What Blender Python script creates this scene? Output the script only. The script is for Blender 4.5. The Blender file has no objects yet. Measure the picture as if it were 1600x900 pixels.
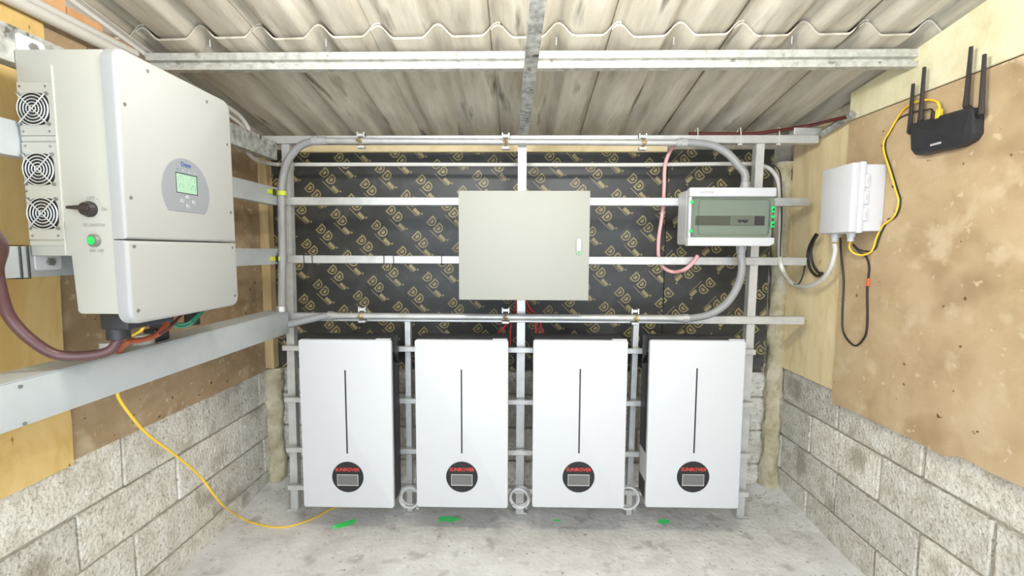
import bpy, bmesh, math, random
from mathutils import Vector, Matrix, noise
random.seed(7)
sc = bpy.context.scene
COL = sc.collection
# ------------------------------------------------------------------ camera
FPX, VPX, HY, ROLL, CZ = 700.0, 815.0, 392.0, 0.004, 1.405
yaw = math.atan((VPX-800)/FPX); pitch = math.atan((450-HY)/FPX*math.cos(yaw))
fwd = Vector((-math.sin(yaw)*math.cos(pitch), math.cos(yaw)*math.cos(pitch), -math.sin(pitch)))
rgt = Vector((math.cos(yaw), math.sin(yaw), 0)); upv = rgt.cross(fwd)
r2 = rgt*math.cos(ROLL)+upv*math.sin(ROLL); u2 = upv*math.cos(ROLL)-rgt*math.sin(ROLL)
CAM = Vector((0, 0, CZ))
cd = bpy.data.cameras.new('camera'); cam = bpy.data.objects.new('camera', cd); COL.objects.link(cam)
cd.sensor_width = 36; cd.lens = FPX/1600*36; cd.clip_start = 0.02
m3 = Matrix((r2, u2, -fwd)).transposed(); cam.matrix_world = Matrix.Translation(CAM) @ m3.to_4x4()
sc.camera = cam
# ------------------------------------------------------------------ world, exposure
sc.view_settings.view_transform = 'Standard'; sc.view_settings.look = 'None'
sc.view_settings.gamma = 1; sc.view_settings.use_curve_mapping = False
sc.view_settings.exposure = 0.8
w = bpy.data.worlds.new('sky'); sc.world = w; w.use_nodes = True
w.node_tree.nodes['Background'].inputs[0].default_value = (0.84, 0.94, 1.07, 1)
w.node_tree.nodes['Background'].inputs[1].default_value = 2.5
LAMP_POWER = 14.0
# ------------------------------------------------------------------ measuring helpers (points on real planes)
def ray(x, y): return fwd + r2*((x-800)/FPX) - u2*((y-450)/FPX)
def onY(x, y, Y): d = ray(x, y); return CAM + d*(Y/d.y)
def onX(x, y, X): d = ray(x, y); return CAM + d*(X/d.x)
def onZ(x, y, Z): d = ray(x, y); return CAM + d*((Z-CZ)/d.z)
# ------------------------------------------------------------------ materials
def lin(c): 
    c /= 255.0
    return c/12.92 if c <= 0.04045 else ((c+0.055)/1.055)**2.4
def rgb(t): return (lin(t[0]), lin(t[1]), lin(t[2]), 1)
def mat(name, col, rough=0.5, metal=0.0, spec=0.5):
    m = bpy.data.materials.new(name); m.use_nodes = True
    b = m.node_tree.nodes['Principled BSDF']
    b.inputs['Base Color'].default_value = rgb(col); b.inputs['Roughness'].default_value = rough
    b.inputs['Metallic'].default_value = metal; b.inputs['Specular IOR Level'].default_value = spec
    return m
def noisy(name, stops, scale=6, rough=0.8, metal=0.0, detail=6, stretch=(1, 1, 1), bump=0.0, bscale=60, bdist=0.004, spots=None, distort=0.0, spec=0.5, rvar=0.0, perobj=0.0):
    """colour ramp over noise, optional fine bump and optional darker spots (colour, scale, threshold)"""
    m = mat(name, stops[0][1], rough, metal, spec); nt = m.node_tree; N = nt.nodes; L = nt.links
    b = N['Principled BSDF']
    tc = N.new('ShaderNodeTexCoord'); mp = N.new('ShaderNodeMapping'); mp.inputs['Scale'].default_value = stretch
    L.new(tc.outputs['Object'], mp.inputs[0])
    vec = mp.outputs[0]
    if perobj:
        oi = N.new('ShaderNodeObjectInfo'); ad = N.new('ShaderNodeVectorMath'); ad.operation = 'ADD'
        ml = N.new('ShaderNodeMath'); ml.operation = 'MULTIPLY'; ml.inputs[1].default_value = 37
        L.new(oi.outputs['Random'], ml.inputs[0]); L.new(vec, ad.inputs[0]); L.new(ml.outputs[0], ad.inputs[1]); vec = ad.outputs[0]
    n = N.new('ShaderNodeTexNoise'); n.inputs['Scale'].default_value = scale; n.inputs['Detail'].default_value = detail
    n.inputs['Roughness'].default_value = 0.62; n.inputs['Distortion'].default_value = distort
    L.new(vec, n.inputs['Vector'])
    r = N.new('ShaderNodeValToRGB'); e = r.color_ramp.elements
    e[0].position, e[0].color = stops[0][0], rgb(stops[0][1]); e[1].position, e[1].color = stops[-1][0], rgb(stops[-1][1])
    for p, c in stops[1:-1]:
        x = e.new(p); x.color = rgb(c)
    L.new(n.outputs['Fac'], r.inputs[0]); out = r.outputs[0]
    if spots:
        for (sc_, sz, th, wid) in spots:
            n2 = N.new('ShaderNodeTexNoise'); n2.inputs['Scale'].default_value = sz; n2.inputs['Detail'].default_value = 3
            L.new(vec, n2.inputs['Vector'])
            r2_ = N.new('ShaderNodeValToRGB'); r2_.color_ramp.elements[0].position = th; r2_.color_ramp.elements[1].position = th+wid
            L.new(n2.outputs['Fac'], r2_.inputs[0])
            mx = N.new('ShaderNodeMix'); mx.data_type = 'RGBA'; mx.inputs['B'].default_value = rgb(sc_)
            L.new(r2_.outputs[0], mx.inputs['Factor']); L.new(out, mx.inputs['A']); out = mx.outputs['Result']
    if perobj:
        hs = N.new('ShaderNodeHueSaturation'); mr = N.new('ShaderNodeMapRange')
        mr.inputs['To Min'].default_value = 1-perobj; mr.inputs['To Max'].default_value = 1+perobj*0.6
        L.new(oi.outputs['Random'], mr.inputs[0]); L.new(mr.outputs[0], hs.inputs['Value']); L.new(out, hs.inputs['Color']); out = hs.outputs[0]
    L.new(out, b.inputs['Base Color'])
    if rvar:
        mr2 = N.new('ShaderNodeMapRange'); mr2.inputs['To Min'].default_value = rough-rvar; mr2.inputs['To Max'].default_value = rough+rvar
        L.new(n.outputs['Fac'], mr2.inputs[0]); L.new(mr2.outputs[0], b.inputs['Roughness'])
    if bump:
        n3 = N.new('ShaderNodeTexNoise'); n3.inputs['Scale'].default_value = bscale; n3.inputs['Detail'].default_value = 5
        L.new(vec, n3.inputs['Vector'])
        bp = N.new('ShaderNodeBump'); bp.inputs['Strength'].default_value = bump; bp.inputs['Distance'].default_value = bdist
        L.new(n3.outputs['Fac'], bp.inputs['Height']); L.new(bp.outputs[0], b.inputs['Normal'])
    return m
M = {}
M['white'] = mat('white powder coat', (200, 202, 203), 0.4)
M['white_gloss'] = mat('white glossy plastic', (212, 213, 216), 0.3)
M['cream'] = mat('cream painted steel', (160, 161, 151), 0.55)
M['inv_side'] = mat('warm white casing', (177, 176, 164), 0.45)
M['inv_front'] = mat('white cover plastic', (163, 164, 161), 0.48)
M['dark_body'] = mat('black steel casing', (46, 47, 50), 0.5)
M['black'] = mat('black plastic', (30, 30, 32), 0.4)
M['router'] = noisy('charcoal plastic', [(0.3, (40, 41, 44)), (0.7, (46, 47, 50))], 40, 0.45)
M['antenna'] = mat('antenna plastic', (52, 46, 48), 0.25)
M['red'] = mat('red print', (222, 70, 60), 0.5)
M['blue'] = mat('blue print', (45, 85, 155), 0.5)
M['greytext'] = mat('grey print', (150, 146, 138), 0.6)
M['screen_off'] = mat('grey display', (108, 108, 106), 0.25)
M['bezel'] = mat('display edge', (190, 190, 188), 0.4)
M['disp'] = mat('silver grey film', (134, 138, 142), 0.55)
M['btn'] = mat('grey key', (158, 161, 164), 0.5)
M['screw'] = mat('screw steel', (150, 150, 148), 0.35, 0.7)
M['green'] = mat('green plastic', (40, 190, 100), 0.35)
M['greenbtn'] = mat('green button', (30, 205, 95), 0.3)
M['lime'] = mat('lime yellow tape', (205, 215, 70), 0.5)
M['brass'] = noisy('yellow passivated steel', [(0.3, (150, 120, 60)), (0.7, (215, 195, 140))], 60, 0.35, 0.7)
M['galv'] = noisy('galvanised steel', [(0.3, (190, 191, 188)), (0.7, (214, 214, 210))], 14, 0.42, 0.45, rvar=0.08)
M['galv_old'] = noisy('weathered galvanised steel', [(0.3, (116, 118, 114)), (0.5, (164, 165, 159)), (0.68, (194, 194, 187))], 34, 0.6, 0.25, bump=0.15, spots=[((90, 88, 80), 26, 0.62, 0.06)])
M['galv_dull'] = noisy('dull galvanised steel', [(0.3, (160, 160, 150)), (0.5, (190, 189, 180)), (0.68, (208, 207, 198))], 30, 0.6, 0.2, bump=0.12, spots=[((138, 134, 122), 22, 0.64, 0.08)])
M['channel'] = noisy('grey zinc channel', [(0.3, (172, 178, 180)), (0.7, (196, 201, 202))], 6, 0.45, 0.35, rvar=0.06)
M['trunking'] = noisy('pale grey trunking', [(0.3, (182, 189, 191)), (0.7, (198, 204, 205))], 5, 0.5, 0.15, rvar=0.05)
M['conduit'] = mat('grey conduit', (168, 168, 166), 0.4)
M['conduit_metal'] = noisy('steel conduit', [(0.3, (178, 178, 174)), (0.7, (200, 200, 196))], 20, 0.38, 0.4)
M['flex'] = mat('grey flexible conduit', (150, 150, 149), 0.45)
M['pvc'] = mat('white pvc', (208, 206, 198), 0.45)
M['yellow'] = mat('yellow cable', (240, 200, 60), 0.45)
M['pink'] = mat('pinkish cable', (226, 168, 168), 0.4)
M['redwire'] = mat('red cable', (190, 40, 45), 0.4)
M['maroon'] = mat('dark red cable', (88, 34, 33), 0.4)
M['brownhose'] = mat('brown sleeved cable', (92, 62, 62), 0.35)
M['greenwire'] = mat('green wire', (50, 130, 100), 0.4)
M['orangewire'] = mat('orange brown wire', (160, 80, 50), 0.45)
M['blackwire'] = mat('black cable', (42, 40, 36), 0.45)
M['greycable'] = mat('grey cable', (196, 196, 194), 0.45)
M['orange'] = mat('orange tape', (225, 95, 55), 0.5)
M['block'] = noisy('concrete block', [(0.25, (192, 185, 170)), (0.5, (221, 216, 204)), (0.72, (237, 234, 226))], 16, 0.95, detail=9, bump=0.9, bscale=75, bdist=0.012, perobj=0.15, spec=0.2, spots=[((178, 170, 154), 70, 0.56, 0.14), ((176, 169, 154), 5, 0.58, 0.12)])
M['mortar'] = noisy('mortar', [(0.3, (160, 152, 137)), (0.7, (196, 189, 174))], 20, 0.95, bump=0.7, bscale=50, bdist=0.01, spec=0.2)
M['floor'] = noisy('concrete floor', [(0.25, (196, 192, 187)), (0.5, (219, 216, 212)), (0.72, (231, 229, 226))], 5, 0.9, detail=10, bump=0.5, bscale=45, bdist=0.008, spec=0.25, distort=0.3, spots=[((182, 177, 171), 9, 0.58, 0.14), ((150, 143, 136), 46, 0.68, 0.05), ((228, 226, 222), 14, 0.6, 0.1)])
M['board_brown'] = noisy('brown weathered board', [(0.25, (146, 121, 90)), (0.5, (170, 146, 114)), (0.75, (186, 164, 134))], 5, 0.8, detail=9, distort=0.4, bump=0.15, spec=0.3, spots=[((198, 180, 150), 8, 0.58, 0.2), ((100, 72, 48), 26, 0.71, 0.02), ((196, 178, 150), 30, 0.62, 0.08)])
M['board_tan'] = noisy('tan weathered board', [(0.25, (170, 146, 110)), (0.5, (192, 168, 131)), (0.75, (206, 184, 150))], 4, 0.8, detail=9, distort=0.4, bump=0.15, spec=0.3, spots=[((158, 132, 98), 3, 0.56, 0.15), ((206, 186, 152), 9, 0.58, 0.14), ((208, 189, 156), 28, 0.64, 0.08), ((110, 82, 56), 26, 0.715, 0.02)])
M['ply'] = noisy('pale plywood', [(0.3, (218, 196, 146)), (0.5, (234, 215, 170)), (0.75, (241, 226, 188))], 4, 0.7, detail=7, stretch=(1, 3, 0.7), distort=1.2, bump=0.06, spec=0.3, spots=[((158, 112, 62), 11, 0.74, 0.03)])
M['ply_yellow'] = noisy('yellow plywood', [(0.3, (205, 168, 98)), (0.5, (222, 190, 124)), (0.75, (232, 206, 148))], 4, 0.7, detail=7, stretch=(1, 2, 0.8), distort=1.0, bump=0.06, spec=0.3, spots=[((140, 95, 50), 12, 0.72, 0.03)])
M['foamboard'] = noisy('cream foam board', [(0.3, (214, 206, 165)), (0.5, (229, 222, 186)), (0.75, (238, 233, 205))], 7, 0.85, detail=8, bump=0.3, bscale=14, bdist=0.02, spec=0.2)
M['timber'] = noisy('rough timber', [(0.3, (184, 158, 112)), (0.7, (216, 194, 150))], 6, 0.8, stretch=(4, 4, 0.6), distort=0.6, bump=0.2, spec=0.2)
M['foam'] = noisy('mortar and foam filler', [(0.3, (160, 148, 116)), (0.5, (194, 184, 154)), (0.7, (216, 210, 190))], 9, 0.95, bump=0.7, bscale=40, bdist=0.012, spec=0.2)
M['orangewood'] = noisy('orange timber', [(0.3, (200, 146, 98)), (0.7, (222, 176, 130))], 5, 0.75, stretch=(2, 2, 0.5), distort=0.6, spec=0.2, perobj=0.08)
M['sheet'] = noisy('weathered cement sheet', [(0.25, (150, 143, 126)), (0.45, (187, 180, 163)), (0.62, (204, 198, 182)), (0.78, (226, 222, 208))], 5, 0.9, detail=10, stretch=(3.2, 0.42, 1), distort=0.15, bump=0.25, bscale=60, bdist=0.004, spec=0.2, spots=[((118, 112, 96), 5, 0.62, 0.12)])
M['film'] = noisy('black film faced board', [(0.3, (52, 52, 51)), (0.55, (62, 62, 59)), (0.75, (82, 81, 77))], 7, 0.42, detail=8, distort=0.5, rvar=0.1, bump=0.05, bscale=9, bdist=0.01)
M['gold'] = noisy('gold print', [(0.3, (140, 128, 88)), (0.7, (176, 164, 122))], 9, 0.45)
M['filmdark'] = mat('dark print', (46, 44, 38), 0.4)
M['paint'] = noisy('green spray paint', [(0.3, (64, 255, 110)), (0.7, (110, 255, 150))], 30, 0.7)
M['lcd'] = mat('pale green display', (150, 184, 160), 0.35)
M['lcdmark'] = mat('display marks', (96, 126, 106), 0.4)
M['din'] = mat('grey inner cover', (196, 200, 192), 0.5)
M['dindark'] = mat('dark module strip', (112, 114, 108), 0.5)
M['navy'] = mat('navy toggle', (60, 60, 90), 0.4)
M['sticker'] = mat('white sticker', (225, 225, 225), 0.5)
M['earth'] = noisy('rubble', [(0.3, (160, 152, 138)), (0.7, (210, 204, 194))], 30, 0.95)
def glass(name, tint, fac):
    m = bpy.data.materials.new(name); m.use_nodes = True; N = m.node_tree.nodes; L = m.node_tree.links
    N.remove(N['Principled BSDF']); t = N.new('ShaderNodeBsdfTransparent'); t.inputs[0].default_value = rgb(tint)
    g = N.new('ShaderNodeBsdfGlossy'); g.inputs['Roughness'].default_value = 0.12; mx = N.new('ShaderNodeMixShader'); mx.inputs[0].default_value = fac
    L.new(t.outputs[0], mx.inputs[1]); L.new(g.outputs[0], mx.inputs[2]); L.new(mx.outputs[0], N['Material Output'].inputs[0]); return m
M['glass'] = glass('smoked clear plastic', (226, 231, 228), 0.06)
e_ = bpy.data.materials.new('lamp diffuser'); e_.use_nodes = True
e_.node_tree.nodes['Principled BSDF'].inputs['Emission Color'].default_value = (1, 0.96, 0.88, 1)
e_.node_tree.nodes['Principled BSDF'].inputs['Emission Strength'].default_value = 3.0
M['lampglow'] = e_
# ------------------------------------------------------------------ mesh helpers
ORG = {}
class MB:
    def __init__(s): s.v = []; s.f = []; s.mi = []; s.m = 0
    def add(s, vs, fs, mi=None):
        o = len(s.v); s.v += [Vector(v) for v in vs]; s.f += [tuple(i+o for i in f) for f in fs]; s.mi += [s.m if mi is None else mi]*len(fs); return s
    def bm(s, b, mi=None):
        b.verts.index_update(); s.add([v.co.copy() for v in b.verts], [[v.index for v in f.verts] for f in b.faces], mi); b.free(); return s
    def box(s, a, c, bev=0.0, seg=2, mi=None):
        lo = [min(a[i], c[i]) for i in range(3)]; hi = [max(a[i], c[i]) for i in range(3)]
        b = bmesh.new(); bmesh.ops.create_cube(b, size=1)
        for v in b.verts: v.co = Vector([(lo[i]+hi[i])/2+v.co[i]*(hi[i]-lo[i]) for i in range(3)])
        if bev: bmesh.ops.bevel(b, geom=b.edges[:]+b.verts[:], offset=min(bev, 0.45*min(hi[i]-lo[i] for i in range(3))), segments=seg, affect='EDGES', profile=0.5)
        return s.bm(b, mi)
    def prism(s, pts, ax, a0, a1, bev=0.0, seg=2, bevends='both', mi=None):
        """outline pts (2-D) in the plane across axis ax, run from a0 to a1"""
        def P(p, a):
            return Vector((a, p[0], p[1])) if ax == 0 else Vector((p[0], a, p[1])) if ax == 1 else Vector((p[0], p[1], a))
        b = bmesh.new(); A = [b.verts.new(P(p, a0)) for p in pts]; B = [b.verts.new(P(p, a1)) for p in pts]; n = len(pts)
        fa = b.faces.new(A); fb = b.faces.new(B[::-1])
        for i in range(n): b.faces.new((A[i], B[i], B[(i+1) % n], A[(i+1) % n]))
        bmesh.ops.recalc_face_normals(b, faces=b.faces[:])
        if bev:
            eds = (list(fa.edges) if bevends in ('both', 'a') else []) + (list(fb.edges) if bevends in ('both', 'b') else [])
            bmesh.ops.bevel(b, geom=eds, offset=bev, segments=seg, affect='EDGES', profile=0.5)
        return s.bm(b, mi)
    def tube(s, pts, r, seg=10, smooth=6, caps=True, mi=None, closed=False):
        P = [Vector(p) for p in pts]
        if smooth and len(P) > 2:
            Q = []; n = len(P)
            for i in range(n if closed else n-1):
                if closed: p0, p1, p2, p3 = P[i-1], P[i], P[(i+1) % n], P[(i+2) % n]
                else: p0, p1, p2, p3 = P[max(i-1, 0)], P[i], P[i+1], P[min(i+2, n-1)]
                for k in range(smooth):
                    t = k/smooth
                    Q.append(0.5*((2*p1)+(p2-p0)*t+(2*p0-5*p1+4*p2-p3)*t*t+(3*p1-p0-3*p2+p3)*t**3))
            if not closed: Q.append(P[-1])
            P = Q
        n = len(P); R = r if isinstance(r, (list, tuple)) else None
        T = [((P[(i+1) % n] if closed else P[min(i+1, n-1)])-(P[i-1] if closed else P[max(i-1, 0)])).normalized() for i in range(n)]
        ref = Vector((0, 0, 1)) if abs(T[0].z) < 0.9 else Vector((1, 0, 0)); U = T[0].cross(ref).normalized()
        vs = []; fs = []
        for i in range(n):
            U = (U-T[i]*U.dot(T[i])).normalized(); W = T[i].cross(U)
            rr = r if R is None else R[0]+(R[1]-R[0])*i/(n-1)
            for k in range(seg):
                a = 2*math.pi*k/seg; vs.append(P[i]+(U*math.cos(a)+W*math.sin(a))*rr)
        for i in range(n if closed else n-1):
            j = (i+1) % n
            for k in range(seg): fs.append((i*seg+k, i*seg+(k+1) % seg, j*seg+(k+1) % seg, j*seg+k))
        if caps and not closed: fs.append(tuple(range(seg))[::-1]); fs.append(tuple((n-1)*seg+k for k in range(seg)))
        return s.add(vs, fs, mi)
    def cyl(s, p, q, r, seg=16, mi=None): return s.tube([p, q], r, seg, 0, True, mi)
    def build(s, name, mats, parent=None, smooth=30):
        org = ORG.get(parent, Vector((0, 0, 0)))
        me = bpy.data.meshes.new(name); me.from_pydata([v-org for v in s.v], [], s.f)
        for m in (mats if isinstance(mats, (list, tuple)) else [mats]): me.materials.append(M[m])
        me.polygons.foreach_set('material_index', s.mi)
        if smooth:
            me.polygons.foreach_set('use_smooth', [True]*len(me.polygons)); me.update(); me.set_sharp_from_angle(angle=math.radians(smooth))
        me.update(); o = bpy.data.objects.new(name, me); COL.objects.link(o)
        if parent: o.parent = parent; ORG[o] = org
        else: ORG[o] = Vector((0, 0, 0))
        return o
def tag(o, label, cat, group=None):
    o['label'] = label; o['category'] = cat
    if group: o['group'] = group
    return o
def struct(o, label=None):
    o['kind'] = 'structure'
    if label: o['label'] = label
    return o
def thing(name, label, cat, loc, group=None):
    o = bpy.data.objects.new(name, None); COL.objects.link(o); o.location = loc; o.empty_display_size = 0.05
    ORG[o] = Vector(loc); return tag(o, label, cat, group)
def rrect(a0, b0, a1, b1, r, n=6):
    pts = []
    for cx, cy, s in ((a1-r, b1-r, 0), (a0+r, b1-r, 90), (a0+r, b0+r, 180), (a1-r, b0+r, 270)):
        for k in range(n+1):
            t = math.radians(s+90*k/n); pts.append((cx+r*math.cos(t), cy+r*math.sin(t)))
    return pts
def text(s, size, matn, parent, at, xd, ud, name='lettering', width=None, bold=0.0, lift=0.0006):
    """flat lettering centred at 'at'; xd reading direction, ud up"""
    c = bpy.data.curves.new('t', 'FONT'); c.body = s; c.size = size; c.align_x = 'CENTER'; c.align_y = 'CENTER'; c.offset = bold; c.resolution_u = 3
    o = bpy.data.objects.new('t', c); COL.objects.link(o); dg = bpy.context.evaluated_depsgraph_get()
    me = bpy.data.meshes.new_from_object(o.evaluated_get(dg)); bpy.data.objects.remove(o)
    xs = [v.co.x for v in me.vertices]; k = width/(max(xs)-min(xs)) if width else 1
    xd = Vector(xd).normalized(); ud = Vector(ud).normalized(); nn = xd.cross(ud)
    mb = MB(); mb.add([Vector(at)+xd*v.co.x*k+ud*v.co.y+nn*lift for v in me.vertices], [tuple(p.vertices) for p in me.polygons])
    bpy.data.meshes.remove(me); return mb.build(name, matn, parent, smooth=0)
# ------------------------------------------------------------------ the setting
XL, XR, YB, YF = -1.49, 1.50, 2.60, -1.0
def zr(Y): return 2.165-0.177*(Y-1.8)
# floor
fb = MB(); nx, ny = 90, 108; vs = []
for j in range(ny+1):
    for i in range(nx+1):
        x = XL-0.1+(XR-XL+0.2)*i/nx; y = YF-0.2+(YB+0.1-YF+0.2)*j/ny
        d = min(x-XL, XR-x); dz = 0.007*noise.noise(Vector((x*3, y*3, 0)))+0.004*noise.noise(Vector((x*11, y*11, 3)))
        cr = math.exp(-max(d, 0)/0.16)*math.exp(-max(YB-y, 0)/0.35)
        dz += cr*0.055*(1+0.5*noise.noise(Vector((x*9, y*9, 8))))
        vs.append((x, y, dz-0.006))
fs = [(j*(nx+1)+i, j*(nx+1)+i+1, (j+1)*(nx+1)+i+1, (j+1)*(nx+1)+i) for j in range(ny) for i in range(nx)]
fb.add(vs, fs); floor = struct(fb.build('floor', 'floor', smooth=60), 'rough pale concrete floor')
# walls: mortar bed set back, each block an object of its own
def block_mesh(nm, sx, sy, sz):
    """centred block, edges chipped a little"""
    mb = MB(); mb.box((-sx/2, -sy/2, -sz/2), (sx/2, sy/2, sz/2), 0.0045, 1)
    for v in mb.v: v += Vector([random.uniform(-.002, .002) for _ in range(3)])
    me = bpy.data.meshes.new(nm); me.from_pydata(mb.v, [], mb.f); me.materials.append(M['block'])
    me.polygons.foreach_set('use_smooth', [True]*len(me.polygons)); me.update(); me.set_sharp_from_angle(angle=math.radians(18)); return me
def lay(wall, axis, face, inward, u0, u1, courses, phases, L, H, T=0.09):
    cache = {}
    for (z0, z1), ph in zip(courses, phases):
        u = ph
        while u > u0: u -= L
        while u < u1:
            a, c = max(u, u0)+0.005, min(u+L, u1)-0.005
            if c-a > 0.03:
                k = (round(c-a, 2), round(z1-z0, 3), random.randrange(3))
                if k not in cache:
                    d = (k[0], T, z1-z0-0.011) if axis == 'x' else (T, k[0], z1-z0-0.011)
                    cache[k] = block_mesh('block', *d)
                o = bpy.data.objects.new('block', cache[k]); COL.objects.link(o); o.parent = wall
                off = face-inward*(T/2)+inward*random.uniform(-.006, -.001)
                o.location = ((a+c)/2, off, (z0+z1)/2) if axis == 'x' else (off, (a+c)/2, (z0+z1)/2)
                o.rotation_euler = (0, random.choice((0, 0)), 0)
            u += L
b = MB(); b.box((XL-0.16, YF, -0.05), (XL-0.016, YB+0.15, 2.12)); wl = struct(b.build('wall_left', 'mortar'), 'pale concrete block wall')
b = MB(); b.box((XR+0.016, YF, -0.05), (XR+0.16, YB+0.15, 2.09)); wr = struct(b.build('wall_right', 'mortar'), 'pale concrete block wall')
b = MB(); b.box((XL-0.016, YB+0.016, -0.05), (XR+0.016, YB+0.15, 2.02)); wb = struct(b.build('wall_back', 'mortar'), 'pale concrete block wall')
# bed joints: left .10 .306 .51 .715 ; right .15 .355 .56 .765
lay(wl, 'y', XL, 1, YF, YB, [(-0.1, .102), (.102, .306), (.306, .51), (.51, .715), (.715, .92)], [1.40, 1.62, 1.41, 1.59, 1.42], 0.435, .2)
lay(wr, 'y', XR, -1, YF, YB, [(-0.05, .15), (.15, .355), (.355, .56), (.56, .765), (.765, .97)], [2.29, 2.09, 2.29, 2.10, 2.3], 0.452, .2)
lay(wb, 'x', YB, -1, XL, XR, [(-0.06, .145), (.145, .35), (.35, .555), (.555, .76)], [-1.3, -1.07, -1.3, -1.07], 0.44, .2)
# roof: corrugated sheets in two rows, the back row lapped under the front row
pk = onY(870.6, 68, 1.76).x; PER = abs(onY(1334, 70, 1.76).x-onY(413, 66, 1.76).x)/10.0
def prof(t):
    t = abs(((t+0.5) % 1)-0.5)
    if t > 0.27: return 0.0
    return 0.046*(0.5+0.5*math.cos(math.pi*t/0.27))**0.85
ceil_ = bpy.data.objects.new('ceiling', None); COL.objects.link(ceil_); ORG[ceil_] = Vector((0, 0, 0)); struct(ceil_, 'weathered corrugated cement sheet roof seen from below')
def on_roof(x, y):
    d = ray(x, y); t = (zr(0)-CZ)/(d.z+0.177*d.y); return CAM+d*t
def sheet(x0, x1, y0, y1, lift, rise):
    n = int((x1-x0)/PER*20); ys = [y0+(y1-y0)*k/6 for k in range(7)]; vs = []; TH = 0.007
    for lay_ in (0, TH):
        for y in ys:
            for i in range(n+1):
                x = x0+(x1-x0)*i/n; vs.append((x, y, zr(y)+prof((x-pk)/PER)+lift+rise*i/n+lay_+0.0015*noise.noise(Vector((x*4, y*4, 1)))))
    W = n+1; H = len(ys); o = W*H; fs = []
    for j in range(H-1):
        for i in range(n):
            a = j*W+i; fs.append((a, a+W, a+W+1, a+1)); fs.append((o+a, o+a+1, o+a+W+1, o+a+W))
    for i in range(n): fs.append((i, i+1, o+i+1, o+i)); a = (H-1)*W+i; fs.append((a, o+a, o+a+1, a+1))
    for j in range(H-1): a = j*W; fs.append((a, o+a, o+a+W, a+W)); a = j*W+n; fs.append((a, a+W, o+a+W, o+a))
    mb = MB(); mb.add(vs, fs); return mb.build('roof_sheet', 'sheet', ceil_, smooth=40)
lap = (on_roof(947, 100).x+on_roof(1117, 103).x-2*PER+on_roof(1286, 101).x-4*PER)/3
k0 = -5
while k0 < 4:                      # side laps every second corrugation, each sheet tucked over its neighbour
    xa, xb = lap+2*PER*k0, lap+2*PER*(k0+1)+0.035
    sheet(xa, xb, 1.715, 2.85, 0.0, .011); sheet(xa, xb, YF-0.15, 1.88, 0.0195, .011); k0 += 1
# fixing hooks under the sheets
for px in (329, 510, 869, 1052, 1236):
    p = onY(px, 86, 1.745); b = MB(); b.cyl((p.x, p.y, zr(p.y)-0.004), (p.x, p.y, zr(p.y)+0.024), 0.0022, 6); b.build('roof_bolt', 'galv', ceil_)
# steel purlin under the lap
YP = 1.79; zt = zr(YP)-0.006
b = MB(); pr = [(YP-.022, zt), (YP+.03, zt), (YP+.03, zt-.006), (YP-.004, zt-.010), (YP-.004, zt-.052), (YP-.026, zt-.052), (YP-.026, zt-.060), (YP+.004, zt-.062), (YP+.004, zt-.008), (YP-.022, zt-.03)]
b = MB(); b.prism([(YP-.022, zt), (YP+.03, zt), (YP+.03, zt-.005), (YP+.006, zt-.005), (YP+.006, zt-.064), (YP-.024, zt-.064), (YP-.024, zt-.045), (YP-.004, zt-.037), (YP-.004, zt-.03), (YP-.022, zt-.027)], 0, XL+0.03, 1.475)
tag(b.build('purlin', 'galv_dull'), 'weathered galvanised angle purlin crossing under the roof sheets', 'roof beam')
# central roof bearer under the purlin
a0 = onY(818, 207, 2.27).x; a1 = onY(836, 0, 1.5).x; s_ = (a1-a0)/(1.5-2.27)
def bearer(Y): return a0+s_*(Y-2.27), 2.062-0.163*(Y-1.77)
b = MB(); vs = []
for Y in (2.275, YF):
    cx, cz = bearer(Y)
    vs += [(cx-.024, Y, cz), (cx+.024, Y, cz), (cx+.024, Y, cz+.028), (cx-.024, Y, cz+.028)]
b.add(vs, [(0, 1, 2, 3), (7, 6, 5, 4), (0, 4, 5, 1), (1, 5, 6, 2), (2, 6, 7, 3), (3, 7, 4, 0)])
tag(b.build('roof_bearer', 'galv_old', smooth=0), 'mottled galvanised steel bearer running down the middle of the roof', 'roof beam')
# ------------------------------------------------------------------ boards on the walls
def board(name, label, matn, lo, hi, bev=0.002, cat='board'):
    b = MB(); b.box(lo, hi, bev, 1); return tag(b.build(name, matn), label, cat)
xs_ = onY(1037, 440, 2.585).x
zb0, zb1 = onY(815, 578, 2.585).z, onY(815, 234, 2.585).z
fl = board('film_faced_board', 'black film-faced board with gold DD print, the wide one behind the cabinet', 'film', (-1.47, 2.580, zb0), (xs_-0.001, 2.594, zb1))
fr = board('film_faced_board', 'black film-faced board with sideways gold DD print, the narrow one behind the breaker box', 'film', (xs_+0.001, 2.580, zb0), (1.405, 2.594, zb1))
def dshape(cu, cv, h, a, bb, n=10):
    pts = [(cu-a, cv-h)]
    for k in range(n+1):
        t = -math.pi/2+math.pi*k/n; pts.append((cu+bb*math.cos(t)*1.0, cv+h*math.sin(t)))
    pts.append((cu-a, cv+h)); return pts
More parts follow.
